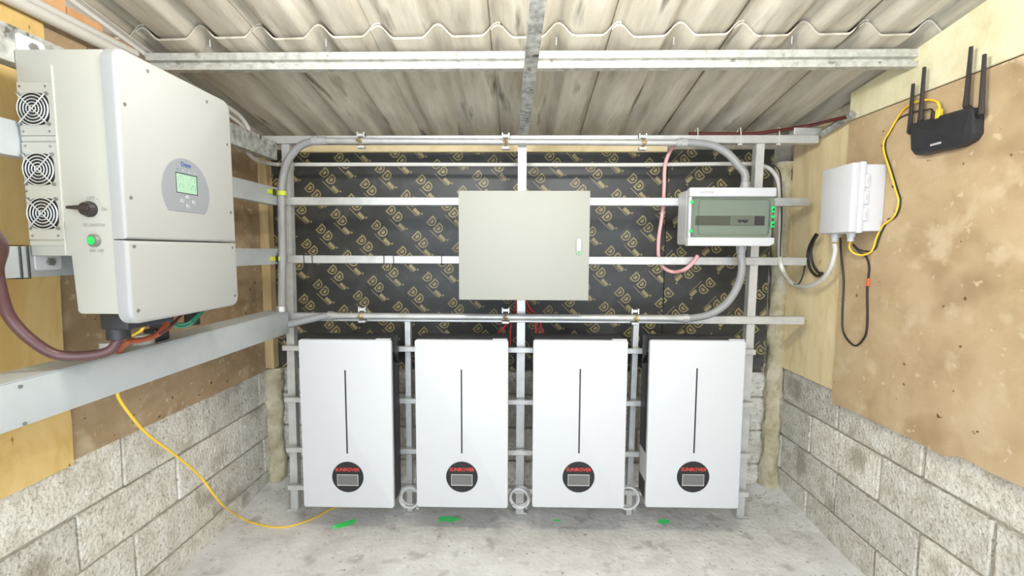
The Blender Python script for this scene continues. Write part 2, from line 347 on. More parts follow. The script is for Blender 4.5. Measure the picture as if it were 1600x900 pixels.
def logo_mesh():
    v = []; f = []; mi = []
    def poly(p, z, m): o = len(v); v.extend([(q[0], q[1], z) for q in p]); f.append(tuple(range(o, o+len(p)))); mi.append(m)
    for cu in (-0.054, 0.0):
        poly(dshape(cu-0.004, 0, .0275, .020, .025), 0.0003, 0)
        A = dshape(cu-0.003, 0, .0195, .0125, .0175); B = dshape(cu-0.003, 0, .0125, .0065, .0105); o = len(v); n = len(A)
        v.extend([(q[0], q[1], .0006) for q in A+B])
        for k in range(n): f.append((o+k, o+(k+1) % n, o+n+(k+1) % n, o+n+k)); mi.append(1)
    poly([(.028, -.034), (.073, -.034), (.073, -.014), (.028, -.014)], .0003, 0)
    for a, c in (((.074, -.012), (.086, -.008)), ((.078, -.018), (.082, -.003))): poly([a, (c[0], a[1]), c, (a[0], c[1])], .0003 if a[0] < .076 else .00045, 0)
    poly([(-.03, -.0445), (.068, -.0425), (.068, -.039), (-.03, -.041)], .0003, 0)
    return v, f, mi
lv, lf, lmi = logo_mesh()
shared = {}
def logos(bd, x0, x1, anchor, ang):
    """print repeated on a square-set lattice turned by ang; cut where it runs off the board"""
    e = Vector((math.cos(ang), 0, math.sin(ang))); n = Vector((-math.sin(ang), 0, math.cos(ang)))
    for i in range(-22, 23):
        for j in range(-30, 31):
            p = anchor+e*(0.2085*i)+n*(0.1225*j)
            if not (x0-.09 < p.x < x1+.09 and zb0-.09 < p.z < zb1+.09): continue
            W = [p+e*q[0]+n*q[1] for q in lv]
            ins = [x0 < q.x < x1 and zb0 < q.z < zb1 for q in W]
            if not any(ins): continue
            if all(ins) and ang in shared: me = shared[ang]
            else:
                b = bmesh.new(); vv = [b.verts.new(e*q[0]+n*q[1]+Vector((0, -q[2], 0))) for q in lv]
                for q, m in zip(lf, lmi): b.faces.new([vv[k] for k in q]).material_index = m
                if not all(ins):
                    for co, no in (((x0+.002-p.x, 0, 0), (-1, 0, 0)), ((x1-.002-p.x, 0, 0), (1, 0, 0)), ((0, 0, zb0+.002-p.z), (0, 0, -1)), ((0, 0, zb1-.002-p.z), (0, 0, 1))):
                        bmesh.ops.bisect_plane(b, geom=b.verts[:]+b.edges[:]+b.faces[:], plane_co=co, plane_no=no, clear_outer=True)
                bmesh.ops.recalc_face_normals(b, faces=b.faces[:])
                me = bpy.data.meshes.new('printed_logo'); b.to_mesh(me); b.free(); me.materials.append(M['gold']); me.materials.append(M['filmdark'])
                if all(ins): shared[ang] = me
                if not me.polygons: continue
            o = bpy.data.objects.new('printed_logo', me); COL.objects.link(o); o.location = (p.x, 2.5795, p.z); o.parent = bd
logos(fl, -1.47, xs_-.001, onY(536, 346, 2.58), math.radians(-45.5))
logos(fr, xs_+.001, 1.405, onY(1098, 453, 2.58), math.radians(-135.5))
pA = onY(470, 232, 2.57); pB = onY(1042, 232, 2.57)
board('timber_batten', 'thin pale timber batten along the top of the back wall boards', 'ply', (pA.x, 2.555, pA.z-.022), (pB.x, 2.594, pA.z+.02), cat='batten')
# right wall boards
board('plywood_panel', 'pale plywood panel beside the back corner on the right wall', 'ply', (1.483, 2.115, 0.75), (1.495, 2.535, 2.035), cat='panel')
b = MB(); n = 60; P = []
y0, y1 = 2.105, YF
for k in range(n+1):
    y = y0+(y1-y0)*k/n; P.append((y, 0.70+0.012*noise.noise(Vector((y*5, 0, 0)))+(0.008*noise.noise(Vector((y*31, 0, 0))))+(0.02 if y < 1.5 else 0)))
P += [(y1, 1.965), (y0, 1.99)]
b.prism(P, 0, 1.470, 1.482, 0.0015, 1); tag(b.build('brown_board', 'board_tan', smooth=20), 'large weathered brown board on the right wall behind the router', 'board')
b = MB(); b.prism([(2.112, 1.996), (2.112, 2.118), (1.83, 2.152), (1.82, 2.14), (1.80, 2.165), (1.5, 2.212), (YF, 2.62), (YF, 1.972)], 0, 1.474, 1.499, 0.003, 1)
tag(b.build('foam_board', 'foamboard', smooth=20), 'cream rough-faced insulation board under the roof on the right wall', 'board')
# left wall boards
YE = onX(104, 600, -1.47).y
b = MB(); b.box((-1.4775, YE, 0.708), (-1.4865, 2.52, 2.092), .002, 1); tag(b.build('brown_board', 'board_brown'), 'brown board on the left wall behind the inverter and steel channels', 'board')
YE2 = onX(69, 45, -1.465).y
b = MB(); b.prism([(YE, 0.700), (YE+.004, 0.85), (YE-.006, 1.0), (YE2, 1.7), (YE2, 2.094), (YF, 2.094), (YF, 0.690)], 0, -1.4645, -1.476, .002, 1)
tag(b.build('plywood_panel', 'ply_yellow', smooth=20), 'yellow plywood panel at the left edge behind the inverter', 'panel')
b = MB(); b.box((-1.485, 2.515, 0.72), (-1.43, 2.575, 1.98), .003, 1); tag(b.build('timber_stud', 'timber'), 'rough upright timber stud in the left back corner', 'stud')
def lumpy_column(name, label, x, y, z0, z1, r, seed):
    b = MB(); seg = 14; vs = []; fs = []; K = 70
    for k in range(K+1):
        z = z0+(z1-z0)*k/K
        for q in range(seg):
            a = 2*math.pi*q/seg; rr = r*(1+0.35*noise.noise(Vector((math.cos(a)*1.3, math.sin(a)*1.3, z*9+seed)))+.25*noise.noise(Vector((math.cos(a)*3, math.sin(a)*3, z*30+seed)))+.16*noise.noise(Vector((math.cos(a)*6, math.sin(a)*6, z*70+seed))))
            vs.append((x+rr*math.cos(a)*1.0, y+rr*math.sin(a), z))
    for k in range(K):
        for q in range(seg): fs.append((k*seg+q, k*seg+(q+1) % seg, (k+1)*seg+(q+1) % seg, (k+1)*seg+q))
    fs.append(tuple(range(seg))[::-1]); fs.append(tuple(K*seg+q for q in range(seg)))
    b.add(vs, fs); return tag(b.build(name, 'foam', smooth=60), label, 'filler')
lumpy_column('corner_filler', 'lumpy mortar filler up the left back corner below the stud', -1.468, 2.578, 0.02, 0.712, .05, 3)
lumpy_column('corner_filler', 'lumpy yellowish filler running up the right back corner beside the plywood', 1.462, 2.572, 0.02, 1.9, .046, 11)
# left top: orange timber boards above the white pipes and a pale eaves angle
th = thing('timber_fascia', 'orange timber boards above the white pipes at the upper left', 'boards', (-1.49, 1.0, 2.1))
y = YF
ws = [.16, .19, .14, .21, .17]
k = 0
while y < 2.3:
    wdt = ws[k % 5]*0.75; k += 1
    ztop = min(2.31, zr(y+wdt)+0.0)-0.012
    if ztop > 2.125:
        b = MB(); b.box((-1.488, y+.003, 2.118), (-1.470, min(y+wdt, 2.3)-.003, ztop), .003, 1); b.build('plank', 'orangewood', th)
    y += wdt
b = MB(); 
vs = []
for Y in (YF, 2.45):
    z = zr(Y)-.004
    vs += [(-1.468, Y, z-.014), (-1.462, Y, z-.014), (-1.462, Y, z), (-1.44, Y, z), (-1.44, Y, z+.003), (-1.468, Y, z+.003)]
b.add(vs, [(0, 1, 2, 5), (2, 3, 4, 5), (6, 11, 8, 7), (8, 11, 10, 9)]+[(i, 6+i, 6+(i+1) % 6, (i+1) % 6) for i in range(6)])
tag(b.build('eaves_angle', 'pvc', smooth=0), 'whitish angle strip along the roof edge at the upper left', 'angle')
def cable(name, label, matn, pts, r, cat='cable', seg=8, smooth=6, group=None):
    b = MB(); b.tube(pts, r, seg, smooth); return tag(b.build(name, matn, smooth=60), label, cat, group)
# white pipes on the left wall under the roof
A = onX(38, 0, -1.445); B_ = onX(160, 72, -1.445)
d_ = (B_-A)
cable('white_pipe', 'thick white pipe running along the top of the yellow plywood panel', 'pvc', [(-1.443, YF, 2.106), (-1.443, 1.0, 2.106), (-1.443, 1.66, 2.106)], .018, 'pipe', 12, 0)
cable('white_pipe', 'thinner white pipe just above the thick one below the orange boards', 'pvc', [(-1.455, YF, 2.138), (-1.455, 1.0, 2.138), (-1.455, 1.72, 2.138)], .013, 'pipe', 12, 0)
# ------------------------------------------------------------------ left steel channels and trunking
def channel(z0, z1, label, matn='channel', yend=2.24, slots=False):
    r = thing('steel_channel', label, 'channel', (-1.24, 0.6, z0))
    b = MB(); x0, x1, t = -1.262, -1.22, .004
    b.prism([(x1, z0), (x1, z1), (x0, z1), (x0, z1-.014), (x0+t, z1-.014), (x0+t, z1-t), (x1-t, z1-t), (x1-t, z0+t), (x0+t, z0+t), (x0+t, z0+.014), (x0, z0+.014), (x0, z0)], 1, YF, yend)
    b.build('rail', matn, r, smooth=20)
    for Y in (-0.6, 0.55):
        b = MB(); b.box((-1.463, Y-.02, z0+.01), (-1.2585, Y+.02, z1-.01), .002, 1); b.build('wall_bracket', matn, r)
    b = MB(); p = Vector((-1.219, yend-.03, z1-.025)); b.cyl(p, p+Vector((.008, 0, 0)), .008, 6); b.build('bolt', 'screw', r)
    return r
channel(1.85, 1.937, 'mottled galvanised channel along the left wall, topmost behind the inverter', 'galv_old', 2.25)
channel(1.628, 1.712, 'smooth grey channel along the left wall at the height of the upper fans', 'channel', 2.245)
channel(1.335, 1.411, 'smooth grey channel along the left wall just below the inverter fans', 'channel', 2.245)
tr = thing('cable_trunking', 'broad pale grey metal trunking along the left wall below the inverter', 'trunking', (-1.235, .6, .985))
b = MB(); b.box((-1.29, YF, .985), (-1.18, 2.225, 1.0952), .003, 2); b.build('body', 'trunking', tr)
b = MB(); b.box((-1.29, YF, 1.0954), (-1.18, 2.225, 1.098), .001, 1); b.build('lid', 'trunking', tr)
for px, py in ((31, 604), (38, 662)):
    p = onX(px, py, -1.18); b = MB(); b.cyl((-1.1805, p.y, p.z), (-1.177, p.y, p.z), .0045, 10); b.build('rivet', 'screw', tr)
for Y in (-.5, .4):
    b = MB(); b.box((-1.463, Y-.02, 1.0), (-1.2895, Y+.02, 1.07), .002, 1); b.build('wall_bracket', 'trunking', tr)
# black cable ties round the lowest channel by the inverter
for i, px in enumerate((31, 43)):
    p = onX(px, 405, -1.22); b = MB(); b.tube([(-1.2175, p.y, 1.3325), (-1.2175, p.y, 1.4135), (-1.2645, p.y, 1.4135), (-1.2645, p.y, 1.3325)], .0024, 6, 0, closed=True)
    tag(b.build('cable_tie', 'blackwire'), ('left' if i == 0 else 'right')+'hand of two black ties round the steel channel at the left edge', 'cable tie', 'ties on the left channel')
# ------------------------------------------------------------------ back steel frame
fr_ = thing('support_rack', 'galvanised steel rack of rails and posts carrying the cabinet and batteries', 'rack', (0, 2.3, 0))
RY = 2.28
def rail(z, x0, x1, h=.04):
    b = MB(); b.box((x0, RY, z-h/2), (x1, RY+.04, z+h/2), .003, 1); return b.build('rail', 'galv', fr_)
rail(1.958, -1.35, 1.455); rail(1.653, -1.205, 1.425); rail(1.358, -1.205, 1.43); rail(1.058, -1.20, 1.435)
def post(xa, xb, top, wd=.04, dy=.012):
    b = MB(); t = wd/2
    vs = []
    for x, z in ((xb, 0.004), (xa, top)):
        vs += [(x-t, RY+dy, z), (x+t, RY+dy, z), (x+t, RY+dy+.038, z), (x-t, RY+dy+.038, z)]
    b.add(vs, [(3, 2, 1, 0), (4, 5, 6, 7)]+[(i, (i+1) % 4, 4+(i+1) % 4, 4+i) for i in range(4)])
    return b.build('post', 'galv', fr_, smooth=0)
X = lambda px, py: onY(px, py, RY+.012).x
post(X(450, 340), X(459, 760), 1.94); post(X(637, 520), X(640, 780), 1.05, .028); post(X(816, 260), X(812, 780), 1.94, .042)
post(X(994, 520), X(983, 780), 1.05, .028); post(X(1187, 260), X(1159, 760), 1.94, .04)
XB0, XB1 = onY(441, 545, 2.26).x, onY(1181, 549, 2.26).x
for ya, yb in ((546, 549), (628, 630), (708, 708.5), (768.5, 767.5)):
    za = (onY(441, ya, 2.256).z+onY(1181, yb, 2.256).z)/2
    b = MB(); b.box((XB0, 2.2565, za-.013), (XB1, 2.279, za+.013), .002, 1); b.build('battery_rail', 'galv', fr_)
for px in (458, 815, 1160):
    p = onY(px, 795, 2.3); b = MB(); b.box((p.x-.03, 2.285, .003), (p.x+.03, 2.34, .01), .001, 1); b.build('foot_plate', 'galv', fr_)
# black ties round the third rail
for i, (px, lb) in enumerate(((475, 'leftmost'), (488, 'second from left'), (600, 'third from left'), (615, 'fourth from left'), (690, 'rightmost, beside the cream cabinet'))):
    x = onY(px, 404, RY).x; b = MB(); b.tube([(x, RY-.002, 1.335), (x, RY-.002, 1.381), (x, RY+.042, 1.381), (x, RY+.042, 1.335)], .0022, 6, 0, closed=True)
    tag(b.build('cable_tie', 'blackwire'), 'black tie round the rail left of the cream cabinet, '+lb, 'cable tie', 'ties on the back rail')
# ------------------------------------------------------------------ batteries
def battery(px0, px1, zoff, label):
    xc = (onY(px0, 660, 2.09).x+onY(px1, 660, 2.09).x)/2; z0 = .155+zoff; z1 = .984+zoff*.4
    r = thing('battery_unit', label, 'battery', (xc, 2.17, z0), 'white wall batteries'); hw = .2235
    b = MB(); b.box((xc-hw+.008, 2.112, z0+.008), (xc+hw-.008, 2.255, z1+.002), .004, 2); body = b.build('casing', 'dark_body', r)
    for sx in (-1, 1):
        b = MB(); xx = xc+sx*(hw-.008)
        b.tube([(xx, 2.15, z1-.075), (xx+sx*.006, 2.165, z1-.095), (xx+sx*.006, 2.205, z1-.125), (xx, 2.22, z1-.135)], .007, 8, 4); b.build('side_handle', 'black', body)
        for yy, zz in ((2.13, z1-.06), (2.23, z1-.06), (2.13, z1-.13), (2.225, z1-.15)):
            b = MB(); b.cyl((xx-sx*.001, yy, zz), (xx+sx*.003, yy, zz), .004, 8); b.build('screw', 'screw', body)
    b = MB(); b.prism(rrect(xc-hw, z0, xc+hw, z1, .012, 4), 1, 2.09, 2.1115, .005, 3, 'a'); front = b.build('front_panel', 'white', r)
    b = MB(); b.box((xc+hw-.075, 2.092, z1+.0002), (xc+hw-.004, 2.111, z1+.006), .002, 1); b.build('top_tab', 'white', front)
    zs0, zs1 = z0+.276, z0+.69
    b = MB(); b.box((xc-.0035, 2.0885, zs0), (xc+.0035, 2.0925, zs1), .0008, 1); b.build('light_slit', 'black', front)
    zc = z0+.158; xd = xc+.0
    b = MB(); b.prism([(xd+.077*math.cos(2*math.pi*k/48), zc+.077*math.sin(2*math.pi*k/48)) for k in range(48)], 1, 2.0865, 2.0905, .0012, 1, 'a'); disc = b.build('display_disc', 'black', r)
    b = MB(); b.box((xd-.052, 2.0852, zc-.043), (xd+.052, 2.0868, zc+.014), .0006, 1); b.build('screen_frame', 'bezel', disc)
    b = MB(); b.box((xd-.0495, 2.0845, zc-.0385), (xd+.0495, 2.0856, zc+.0115), .0003, 1); b.build('screen', 'screen_off', disc)
    text('SUNROVER', .024, 'red', disc, (xd, 2.086, zc+.038), (1, 0, 0), (0, 0, 1), width=.120, bold=.0003)
    return r, xc, z0, z1
q1 = battery(468, 615, -.013, 'white battery leftmost of the four, below the trunking end')
q2 = battery(649, 794, -.004, 'white battery second from the left, below the cabinet left half')
q3 = battery(833, 978, .004, 'white battery third from the left, below the cabinet right half')
q4 = battery(1012.5, 1160, .013, 'white battery rightmost of the four, below the breaker box')
b = MB(); b.box((q4[1]-.2235+.0065, 2.13, q4[2]+.11), (q4[1]-.2235+.0085, 2.24, q4[2]+.25)); b.build('rating_sticker', 'sticker', q4[0], smooth=0)['label'] = 'white rating sticker on the black casing side'
# ------------------------------------------------------------------ central cabinet
cb = thing('steel_cabinet', 'cream steel cabinet with small key latch, mounted centrally over the batteries', 'cabinet', (0.01, 2.2, 1.176))
x0, x1, z0, z1 = -.293, .3115, 1.176, 1.680
b = MB(); b.box((x0+.004, 2.098, z0+.004), (x1-.004, 2.2795, z1-.004), .002, 1); b.build('body', 'cream', cb)
b = MB(); b.box((x0, 2.08, z0), (x1, 2.0975, z1), .003, 2); door = b.build('door', 'cream', cb)
p = onY(904.5, 384.5, 2.08)
b = MB(); b.prism(rrect(p.x-.014, p.z-.042, p.x+.014, p.z+.042, .0138, 6), 1, 2.0755, 2.0802, .002, 2, 'a'); lk = b.build('latch', 'cream', door)
b = MB(); b.prism(rrect(p.x-.0095, p.z-.022, p.x+.0085, p.z+.034, .008, 6), 1, 2.073, 2.0757, .0012, 1, 'a'); b.build('latch_lever', 'galv', door)
b = MB(); b.cyl((p.x, 2.0757, p.z-.03), (p.x, 2.0735, p.z-.03), .006, 14); b.build('key_lock', 'green', door)
# red wires dropping out of the cabinet
def yp(pts, Y): return [onY(x, y, Y) for x, y in pts]
cable('red_wire', 'red wire curving left out below the cabinet beside the pipe clamp', 'redwire', yp([(806, 462), (806, 480), (800, 495), (790, 508), (776, 524), (772, 535)], 2.34), .006)
cable('red_wire', 'thin red wire hanging just left of the central post', 'redwire', yp([(812, 462), (810, 480), (799, 505), (797, 540)], 2.35), .004)
cable('red_wire', 'red wire bending right behind the pipe from the cabinet, the left of the pair', 'redwire', yp([(814, 464), (822, 484), (834, 500), (838, 520), (839, 542)], 2.35), .006)
cable('red_wire', 'red wire bending right behind the pipe from the cabinet, the right of the pair', 'redwire', yp([(820, 464), (828, 482), (842, 498), (847, 520), (848, 542)], 2.355), .006)
cable('black_cable', 'black cable dropping out from the cabinet underside in front of the boards', 'blackwire', yp([(826, 462), (818, 478), (803, 488), (794, 505), (790, 540)], 2.37), .007)
# ------------------------------------------------------------------ breaker box
bk = thing('breaker_box', 'white breaker box with smoked clear door and green catches', 'breaker box', (.98, 2.2, 1.43))
x0, x1, z0, z1 = .779, 1.18, 1.432, 1.703
b = MB(); b.prism(rrect(x0-.0, z0+.006, x1, z1-.006, .012, 4), 1, 2.165, 2.2795, .003, 1); b.build('base', 'white', bk)
fz0, fz1 = onY(1140, 371, 2.13).z, onY(1140, 307, 2.13).z; fx0 = x0+.012; fx1 = x1-.004
b = MB(); b.box((x0, 2.13, fz1), (x1, 2.1645, z1), .006, 2); b.build('top_cover', 'white', bk)
b = MB(); b.prism([(x0, z0), (x1-.02, z0), (x1, z0+.012), (x1, fz0), (x0, fz0)], 1, 2.13, 2.1645, .004, 2, 'a'); b.build('bottom_cover', 'white', bk)
b = MB(); b.box((x0, 2.13, fz0+.0002), (fx0, 2.1645, fz1-.0002), .003, 2); b.build('side_frame', 'white', bk)
b = MB(); b.box((fx0, 2.160, fz0), (x1, 2.1648, fz1)); inn = b.build('inner_cover', 'din', bk)
zm0, zm1 = onY(1140, 352, 2.15).z, onY(1140, 337, 2.15).z
b = MB(); b.box((fx0+.03, 2.156, zm0), (x1-.035, 2.1602, zm1), .001, 1); b.build('module_strip', 'dindark', inn)
ax, bx = onY(1141, 345, 2.15).x, onY(1179, 345, 2.15).x
b = MB(); b.box((ax, 2.150, zm0+.001), (bx, 2.1565, zm1-.001), .0015, 1); br = b.build('breaker', 'cream', bk)
xm = (ax+bx)/2+.004
b = MB(); b.prism([(xm-.026, zm0+.02), (xm-.016, zm0+.010), (xm-.006, zm0+.018), (xm+.006, zm0+.010), (xm+.018, zm0+.014), (xm+.024, zm0+.026), (xm-.026, zm0+.026)], 1, 2.1455, 2.1505, .001, 1, 'a'); b.build('toggle', 'navy', br)
b = MB(); b.box((bx+.001, 2.153, zm0+.001), (x1-.04, 2.1562, zm1-.001), .001, 1); b.build('blank_module', 'navy', inn)
b = MB(); b.prism(rrect(fx0+.003, fz0+.002, fx1, fz1-.002, .006, 3), 1, 2.138, 2.142); dr = b.build('clear_door', 'glass', bk)
b = MB(); gx0, gx1, gz0, gz1 = fx0+.032, fx1-.022, fz0+.012, fz1-.012
o_ = rrect(gx0, gz0, gx1, gz1, .012, 4); i_ = rrect(gx0+.004, gz0+.004, gx1-.004, gz1-.004, .009, 4); n = len(o_)
b.add([(q[0], 2.131, q[1]) for q in o_]+[(q[0], 2.131, q[1]) for q in i_]+[(q[0], 2.138, q[1]) for q in o_]+[(q[0], 2.138, q[1]) for q in i_], [(k, (k+1) % n, n+(k+1) % n, n+k) for k in range(n)]+[(k, 2*n+k, 2*n+(k+1) % n, (k+1) % n) for k in range(n)]+[(n+k, n+(k+1) % n, 3*n+(k+1) % n, 3*n+k) for k in range(n)])
b.build('door_rim', 'glass', bk)
for px, py, h in ((1081, 316, .016), (1079.5, 361, .016), (1208, 327, .03), (1208, 338.5, .014), (1207, 350.5, .03)):
    p = onY(px, py, 2.132); b = MB(); b.box((p.x-.0095, 2.1275, p.z-h/2), (p.x+.0095, 2.1375, p.z+h/2), .003, 2); g_ = b.build('catch', 'green', bk)
    if h > .02:
        b = MB(); b.box((p.x-.004, 2.1265, p.z-.006), (p.x+.004, 2.1278, p.z+.003)); b.build('slot', 'black', g_)
p = onY(1104.5, 300, 2.13); text('suntree', .026, 'greytext', bk, (p.x, 2.1298, p.z), (1, 0, 0), (0, 0, 1), width=.064)
for py, zz in ((292, z1), (388, z0)):
    p = onY(1164 if py < 300 else 1158, py, 2.215); s = 1 if py < 300 else -1
    b = MB(); b.cyl((p.x, 2.215, zz+s*(-.008)), (p.x, 2.215, zz+s*.02), .024, 8); b.cyl((p.x, 2.215, zz+s*.02), (p.x, 2.215, zz+s*.034), .02, 16); b.build('gland', 'conduit', bk)
    if py < 300: GT = Vector((p.x, 2.215, zz+.03))
    else: GB = Vector((p.x, 2.215, zz-.03))
# ------------------------------------------------------------------ conduits
CY = 2.252
def clamp(parent, px, py, up):
    p = onY(px, py, CY); b = MB(); b.tube([(p.x, CY+.019*math.cos(t), p.z+.019*math.sin(t)) for t in [2*math.pi*k/14 for k in range(14)]], .0045, 6, 0, closed=True, mi=0)
    o = b.build('clamp', 'brass', parent)
    b = MB(); s = 1 if up else 1
    za = p.z+.02; 
    b.box((p.x-.019, CY+.004, za), (p.x-.013, RY-.0005, za+.026)); b.box((p.x+.013, CY+.004, za), (p.x+.019, RY-.0005, za+.026)); b.box((p.x-.019, CY+.012, za+.006), (p.x+.019, RY-.0005, za+.02), .001, 1)
    b.build('clamp_bracket', 'galv', o)
    b = MB(); b.box((p.x-.019, CY-.004, p.z-.034), (p.x+.019, RY-.0005, p.z-.021), .002, 1); b.build('clamp_bracket', 'galv', o)
    b = MB(); b.cyl((p.x-.012, CY-.02, p.z+.002), (p.x+.012, CY-.022, p.z-.006), .006, 6); b.build('clamp_bolt', 'brass', o)
cu = thing('conduit_run', 'grey conduit looping from the trunking up along the top rail to the breaker box', 'conduit', (-.2, CY, 1.95))
a = onY(503, 220, CY); c = onY(1070, 223, CY)
b = MB(); b.cyl(a, c, .0155, 14); b.build('pipe', 'conduit_metal', cu)
P0 = onY(440, 486, 2.2); 
b = MB(); b.tube([Vector((P0.x, 2.2, 1.099)), Vector((P0.x, 2.205, 1.16)), onY(441, 400, 2.225), onY(440, 320, 2.24), onY(441, 285, CY), onY(449, 253, CY), onY(467, 230, CY), onY(487, 221.5, CY), onY(510, 220, CY)], .0185, 12, 8); b.build('flexible_bend', 'flex', cu)
b = MB(); b.tube([onY(1062, 223, CY), onY(1085, 223.5, CY), onY(1115, 228, CY), onY(1138, 241, CY-.01), onY(1155, 260, 2.225), GT+Vector((-.004, 0, .045)), GT], .0185, 12, 8); b.build('flexible_bend', 'flex', cu)
for px in (494, 1069):
    p = onY(px, 220 if px < 600 else 223, CY); b = MB(); b.cyl(p+Vector((-.018, 0, 0)), p+Vector((.012, 0, 0)), .023, 8); b.cyl(p+Vector((-.04 if px > 600 else .012, 0, 0)), p+Vector((-.018 if px > 600 else .05, 0, 0)), .0195, 14); b.build('coupling', 'conduit', cu)
b = MB(); b.cyl((P0.x, 2.2, 1.0985), (P0.x, 2.2, 1.125), .025, 12); b.build('coupling', 'conduit_metal', cu)
for px, py in ((563, 220.5), (790, 222), (1005, 223)): clamp(cu, px, py, True)
cl = thing('conduit_run', 'grey conduit along the lower rail from the trunking end to the breaker box bottom', 'conduit', (-.2, CY, 1.06))
a = onY(517, 493.5, CY); c = onY(1072, 497.5, CY)
b = MB(); b.cyl(a, c, .0165, 14); b.build('pipe', 'conduit_metal', cl)
b = MB(); b.tube([onX(452, 507, -1.178), onY(485, 499, 2.235), onY(512, 493.5, CY), onY(525, 493.5, CY)], .0175, 12, 8); b.build('flexible_bend', 'flex', cl)
b = MB(); b.tube([onY(1064, 497.5, CY), onY(1085, 496.5, CY), onY(1112, 490, CY), onY(1136, 473, CY-.01), onY(1152, 448, 2.235), onY(1159, 422, 2.22), GB], .0185, 12, 8); b.build('flexible_bend', 'flex', cl)
for px in (517, 1071):
    p = onY(px, 493.5 if px < 600 else 497.5, CY); b = MB(); b.cyl(p+Vector((-.014, 0, 0)), p+Vector((.014, 0, 0)), .0225, 8); b.cyl(p+Vector((-.05 if px > 600 else .014, 0, 0)), p+Vector((-.014 if px > 600 else .03, 0, 0)), .0195, 14); b.build('coupling', 'conduit_metal', cl)
for px, py in ((565, 494), (790, 495.5), (993, 497)): clamp(cl, px, py, False)
# lime straps holding the conduit to the left channels
for py, lb in ((302, 'upper'), (404, 'lower')):
    q = onY(440, py, 2.24); x = q.x; r_ = .0205
    t0 = thing('tape_strap', lb+' lime yellow strap tying the grey conduit to the left channel', 'strap', (x, 2.24, q.z-.012))
    Yc = onY(441, 400, 2.225).y if py > 350 else 2.242
    b = MB(); n = 14
    vs = [(x+(r_+.001)*math.cos(2*math.pi*k/n), Yc+(r_+.001)*math.sin(2*math.pi*k/n), q.z+dz) for dz in (-.011, .011) for k in range(n)]
    b.add(vs, [(k, (k+1) % n, n+(k+1) % n, n+k) for k in range(n)]); b.build('loop', 'lime', t0)
    b = MB(); b.box((-1.2195, 2.15, q.z-.011), (-1.2165, Yc, q.z+.011), .001, 1); b.build('tail', 'lime', t0)
    b = MB(); b.box((-1.2165, 2.19, q.z-.015), (-1.208, 2.21, q.z+.015), .002, 1); b.build('buckle', 'black', t0)
# ------------------------------------------------------------------ white cable run round the back and to the junction box
WY = 2.40
GL0 = (1.40, onX(1304, 372, 1.40).y)
cable('white_conduit', 'thin white conduit crossing the black boards and looping down to the junction box', 'pvc',
      [onX(352, 165, -1.36), onX(375, 182, -1.36), onX(389, 205, -1.35), onX(385, 230, -1.35), onX(398, 248, -1.33), onY(425, 256, WY-.03), onY(460, 257, WY), onY(640, 257, WY), onY(815, 257.5, WY), onY(1000, 257.5, WY), onY(1150, 256, WY), onY(1185, 258, WY), onY(1205, 266, WY), onY(1217, 290, 2.40), onY(1219, 340, 2.36), onY(1218, 390, 2.32), onY(1222, 420, 2.26), onX(1237, 442, 1.44), onX(1258, 448, 1.43), onX(1283, 438, 1.42), onX(1298, 418, 1.41), onX(1305, 392, 1.405), (GL0[0], GL0[1], onX(1304, 381, 1.40).z)], .0105, 'conduit', 10, 6)
cable('white_cable', 'white cable looping out behind the inverter over the top channel', 'pvc', [onX(345, 172, -1.33), onX(362, 184, -1.33), onX(379, 198, -1.33), onX(384, 210, -1.34), onX(380, 222, -1.36), onX(372, 235, -1.38)], .008)
cable('thin_black_cable', 'thin black cable running down beside the white conduit to a small loop', 'blackwire', [onY(1207, 256, 2.44), onY(1217, 266, 2.42), onY(1220.5, 285, 2.38), onY(1221.5, 340, 2.34), onY(1219.5, 400, 2.28), onX(1228, 428, 1.45), onX(1243, 445, 1.44), onX(1253, 435, 1.44), onX(1259, 408, 1.45), onX(1266, 380, 1.45), onX(1275, 369, 1.43)], .0035, seg=6)
cable('black_cable_coil', 'thicker black cable coiled below the junction box against the plywood', 'blackwire', [onX(1275, 366, 1.43), onX(1266, 382, 1.45), onX(1262, 400, 1.455), onX(1266, 420, 1.455), onX(1276, 431, 1.455), onX(1285, 427, 1.45), onX(1278, 425, 1.448), onX(1270, 412, 1.446), onX(1267, 394, 1.444), onX(1271, 378, 1.44), onX(1277, 367, 1.43)], .0065, seg=8)
cable('black_loop_cable', 'thin black cable hanging in a long loop on the brown board', 'blackwire', [onX(1313, 372, 1.42), onX(1314, 395, 1.455), onX(1318, 440, 1.463), onX(1316, 490, 1.464), onX(1318, 520, 1.464), onX(1335, 540, 1.464), onX(1350, 528, 1.464), onX(1355, 505, 1.464), onX(1355, 450, 1.464), onX(1358, 420, 1.464), onX(1354, 402, 1.462), onX(1342, 393, 1.45), onX(1333, 383, 1.42)], .004, seg=6)
p = onX(1356.5, 441, 1.464); b = MB(); b.cyl(p+Vector((0, 0, .016)), p-Vector((0, 0, .016)), .0062, 8); tag(b.build('tape_band', 'orange'), 'orange tape band round the hanging black loop cable', 'tape')
# pink cable
cable('pink_cable', 'pinkish sleeved cable hanging down past the rails beside the breaker box', 'pink', yp([(1052, 228), (1043, 245), (1038.5, 265), (1037.5, 300), (1034, 340), (1029.5, 370), (1029, 400)], 2.36)+yp([(1036, 417), (1052, 425)], 2.33)+yp([(1070, 421), (1083, 410), (1090, 399)], 2.262), .0095, seg=10)
